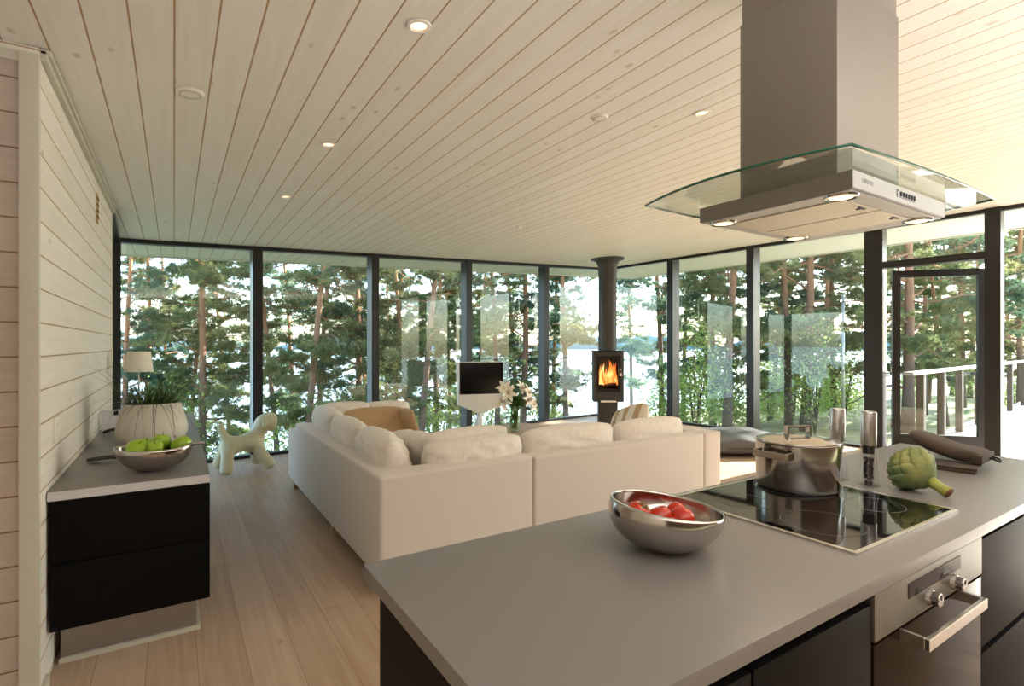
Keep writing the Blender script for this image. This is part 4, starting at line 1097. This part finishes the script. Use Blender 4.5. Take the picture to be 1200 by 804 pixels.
# ---- artichoke
ac = Vector((2.012, .722, .9+.062)); se = Vector((1.995, .634, .918)); ax_ = (ac-se).normalized()
art = thing('artichoke', 'green artichoke lying on the island beside the oven mitt', 'artichoke', tuple(ac))
q_ = ax_.to_track_quat('Z', 'Y').to_matrix().to_4x4()
mb = MB(); mb.add(*lathe_data([(1e-4, -.045), (.03, -.040), (.05, -.015), (.052, .01), (.040, .038), (.02, .055), (1e-4, .06)], 24))
lay = [(-.030, .036, 8, 1.15, .034), (-.018, .050, 10, 1.3, .036), (-.004, .056, 11, 1.5, .036), (.010, .056, 11, 1.75, .034), (.022, .051, 10, 1.95, .032), (.034, .043, 9, 2.15, .030), (.044, .032, 7, 2.4, .028), (.052, .020, 5, 2.6, .024)]
for li, (z, r_, cnt, tiltb, sz) in enumerate(lay):
    for k_ in range(cnt):
        a = 2*pi*(k_+.5*(li % 2))/cnt; o_ = Vector((cos(a), sin(a), 0)); t_ = Vector((-sin(a), cos(a), 0)); upv = Vector((0, 0, 1))
        g0 = (upv*sin(tiltb-.6)+o_*cos(tiltb-.6)*.35).normalized(); rows_ = []
        for q in range(5):
            u = q/4; bulge = sin(pi*u*.75); p = o_*(r_-.004+.014*bulge+.004*u*u-(.006*u*u*(li*.5)))+upv*z+g0*(sz*1.25*(u-.15)); w_ = sz*.64*(1-abs(2*u-.75)**2.6*.55 if u < .9 else .35)
            if q == 4: w_ = sz*.12
            for e_ in (-1, -.5, 0, .5, 1): rows_.append(tuple(p+t_*w_*e_-o_*(w_*.42*e_*e_)))
        fs = [(q*5+e_, q*5+e_+1, q*5+e_+6, q*5+e_+5) for q in range(4) for e_ in range(4)]
        mb.add(rows_, fs)
v = [tuple(q_ @ (Vector(p)*1.06)) for p in mb.v]
o = mesh_obj('bracts', v, mb.f, 'artichoke_leaf', art, True); o.modifiers.new('t', 'SOLIDIFY').thickness = .0022
rel = se-ac; st0 = q_ @ Vector((0, 0, -.035))
tube('stem', [st0, st0.lerp(rel, .5), rel], [.020, .0155, .017], 'artichoke_stem', art, 16)
tube('cut_end', [rel, rel+(rel-st0).normalized()*.002], .0168, 'cut_end', art, 16)

# ---- oven mitt and folded cloth
#MITT
cl = thing('folded_potholder', 'brown folded cloth lying under the oven mitt', 'potholder', (2.50, .82, .9), R(-80)); cl.scale = (.85, .9, 1)
bm = bmesh.new(); add_box(bm, -.13, .13, -.08, .08, 0, .010, .004); add_box(bm, -.12, .135, -.075, .07, .0105, .020, .004); bm_obj('cloth', bm, 'mitt_brown', cl)
mt_ = thing('oven_mitt', 'dark brown quilted oven mitt with hanging loop on the island', 'oven mitt', (2.61, .83, .921), R(-86))
def mitt_shape(name, outline, t, par, z0, bend):
    cx_ = sum(p[0] for p in outline)/len(outline); cy_ = sum(p[1] for p in outline)/len(outline); v, f = [], []; n_ = len(outline); K = 6
    for sgn in (1, -1):
        for k_ in range(K+1):
            s = 1-(k_/K)**1.6*.999; zz = t*(1-s**4)**.5*.5 if s < 1 else 0
            for (x, y) in outline:
                X, Y_ = cx_+(x-cx_)*s, cy_+(y-cy_)*s; v.append((X, Y_, z0+t*.5+sgn*zz+bend(X, Y_)))
    for h_ in (0, 1):
        b0 = h_*(K+1)*n_
        for k_ in range(K):
            for i in range(n_):
                j = (i+1) % n_; q = (b0+k_*n_+i, b0+k_*n_+j, b0+(k_+1)*n_+j, b0+(k_+1)*n_+i); f.append(q if h_ else q[::-1])
    bm = bmesh.new(); bv = [bm.verts.new(p) for p in v]
    for q in f: bm.faces.new([bv[i] for i in q])
    bmesh.ops.remove_doubles(bm, verts=bm.verts, dist=1e-5)
    return bm_obj(name, bm, 'mitt_brown', par, smooth=True)
def spl(pts, n_=8):
    out = []; m_ = len(pts)
    for i in range(m_):
        p0, p1, p2, p3 = [Vector(pts[(i+k_) % m_]) for k_ in (-1, 0, 1, 2)]
        for q in range(n_):
            t = q/n_; r_ = .5*((2*p1)+(-p0+p2)*t+(2*p0-5*p1+4*p2-p3)*t*t+(-p0+3*p1-3*p2+p3)*t**3); out.append((r_.x, r_.y))
    return out
bend = lambda x, y: .052*max(0, (.06-x)/.23)**1.3 if x < .06 else 0
mt_.scale = (.74, 1.35, 1.15)
mitt_shape('hand_part', spl([(-.17, .0), (-.14, .06), (-.06, .075), (.05, .07), (.15, .065), (.155, 0), (.15, -.065), (.04, -.065), (-.06, -.07), (-.14, -.055)]), .046, mt_, .0, bend)
mitt_shape('thumb_part', spl([(-.02, .05), (-.09, .10), (-.12, .13), (-.10, .15), (-.04, .13), (.05, .08), (.06, .05)]), .026, mt_, .004, lambda x, y: 0)
box('cuff', .115, .165, -.068, .068, .004, .032, 'mitt_brown', mt_, bevel=.008)
tube('hanging_loop', [(.160, .035, .016), (.185, .040, .012), (.205, .030, .006), (.205, .012, .006), (.185, .008, .012), (.160, .012, .016)], .0035, 'cast_dark', mt_, 7)

# ---- extractor hood
hd = thing('extractor_hood', 'steel island extractor hood with glass canopy hanging from the ceiling', 'extractor hood', (1.355, .616, 1.745))
BX, BY = .55, .43
bm = bmesh.new(); add_box(bm, 0, BX, 0, BY, .0, .044, .001); bm_obj('lower_box', bm, 'hood_steel', hd)
box('front_panel', 0.001, BX-.001, -.002, -.0005, .002, .043, 'hood_white', hd)
box('underside_plate', .006, BX-.006, .006, BY-.006, -.003, -.0005, 'hood_white', hd)
fl1 = box('grease_filter', .075, .26, .05, .38, -.006, -.0035, 'filter_mesh', hd); fl2 = box('grease_filter', .27, .455, .05, .38, -.006, -.0035, 'filter_mesh', hd)
for par, xx in ((fl1, .20), (fl2, .40)): box('latch', xx-.02, xx+.012, .062, .068, -.0085, -.006, 'marking', par); box('latch', xx-.004, xx+.002, .070, .080, -.0085, -.006, 'marking', par)
for lx, ly in ((.045, .045), (BX-.045, .05), (.045, BY-.05), (BX-.10, BY-.045)):
    lathe('lamp_lens', [(0, -.008), (.026, -.007), (.030, -.004), (.030, -.003), (0, -.003)], 'warm_bulb', hd, (lx, ly, 0), n=26)
    lathe('lamp_ring', [(.030, -.009), (.037, -.008), (.039, -.003), (.030, -.003)], 'chrome', hd, (lx, ly, 0), n=28, cap=False)
# controls and the small lettering on both front strips
def seg_text(bm, s, x, z, h_, y, sl=.0012):
    L = {'F': ['l', 't', 'm'], 'E': ['l', 't', 'm', 'b'], 'R': ['l', 't', 'm', 'r1', 'd'], 'S': ['t', 'm', 'b', 'l1', 'r0'], 'A': ['l', 'r', 't', 'm'], 'N': ['l', 'r', 'x'], 'K': ['l', 'd', 'u'], 'I': ['c'], 'O': ['l', 'r', 't', 'b'], 'L': ['l', 'b'], 'P': ['l', 't', 'm', 'r1'], 'T': ['t', 'c'], 'C': ['l', 't', 'b']}
    w_ = h_*.62; t_ = h_*.14
    for ch in s:
        for k_ in L.get(ch, []):
            a = {'l': (0, t_, 0, h_), 'r': (w_-t_, w_, 0, h_), 't': (0, w_, h_-t_, h_), 'm': (0, w_, h_/2-t_/2, h_/2+t_/2), 'b': (0, w_, 0, t_), 'c': (w_/2-t_/2, w_/2+t_/2, 0, h_), 'l1': (0, t_, h_/2, h_), 'r1': (w_-t_, w_, h_/2, h_), 'r0': (w_-t_, w_, 0, h_/2)}.get(k_)
            if a: add_box(bm, x+a[0], x+a[1], y-.0006, y, z+a[2], z+a[3])
            elif k_ in 'dxu':
                for q in range(6):
                    u = q/6; zz = {'d': h_/2*(1-u), 'x': h_*(1-u), 'u': h_/2*(1+u)}[k_]; add_box(bm, x+w_*u, x+w_*u+t_*1.4, y-.0006, y, z+max(0, zz-t_), z+zz)
        x += w_*1.35
for zz, yy in ((.018, -.002),):
    bm = bmesh.new(); seg_text(bm, 'LAPETEK', .045, zz+.002, .010, yy); bm_obj('lettering', bm, 'faint_marking', hd)
    bm = bmesh.new(); add_box(bm, .232, .236, yy-.0006, yy, zz-.004, zz+.016); add_box(bm, .236, .245, yy-.0006, yy, zz+.013, zz+.016); add_box(bm, .236, .345, yy-.0006, yy, zz-.004, zz-.003)
    bm_obj('button_frame', bm, 'marking', hd)
    for i in range(6):
        v, f = lathe_data([(0, -.003), (.0050, -.003), (.0056, -.001), (.0056, 0), (0, 0)], 16); v = [(x*.8, z, -y*1.25) for x, y, z in v]
        o = mesh_obj('button', v, f, 'marking', hd, True, (.256+i*.0165, yy, zz+.006))
# glass canopy with bowed edges
out = []
def arc(p, q, b, n_=16):
    p = Vector(p); q = Vector(q); d_ = (q-p); nrm = Vector((d_.y, -d_.x)).normalized()
    return [tuple(p+d_*(i/n_)+nrm*b*4*(i/n_)*(1-i/n_)) for i in range(n_)]
gx0, gx1, gy0, gy1 = -.145, .655, -.065, .515
out += arc((gx0, gy0), (gx1, gy0-.02), .012)+arc((gx1, gy0-.02), (gx1, gy1), .055)+arc((gx1, gy1), (gx0, gy1), .012)+arc((gx0, gy1), (gx0, gy0), .055)
prism('glass_canopy', [(x, y) for x, y in out], .048, .056, 'hood_glass', hd)
tube('canopy_edge', [(x, y, .052) for x, y in out]+[(gx0, gy0, .052)], .0034, 'glass_rim', hd, 6)
# chimney: two telescoping sleeves
cx0, cy0 = 1.482-1.355, .71-.616
zc = ceil_z(1.66)-1.745
box('chimney_lower', cx0, cx0+.366, cy0, cy0+.285, .057, .62, 'hood_steel', hd, bevel=.002)
box('chimney_upper', cx0+.004, cx0+.362, cy0+.004, cy0+.281, .61, zc+.02, 'hood_steel', hd, bevel=.002)
hl = bpy.data.lights.new('hood_lamp', 'AREA'); hl.size = .3; hl.energy = 2.0; hl.color = (1, .82, .6)
ho = bpy.data.objects.new('hood_lamp', hl); COL.objects.link(ho); ho.parent = hd; ho.location = (BX/2, BY/2, -.015)
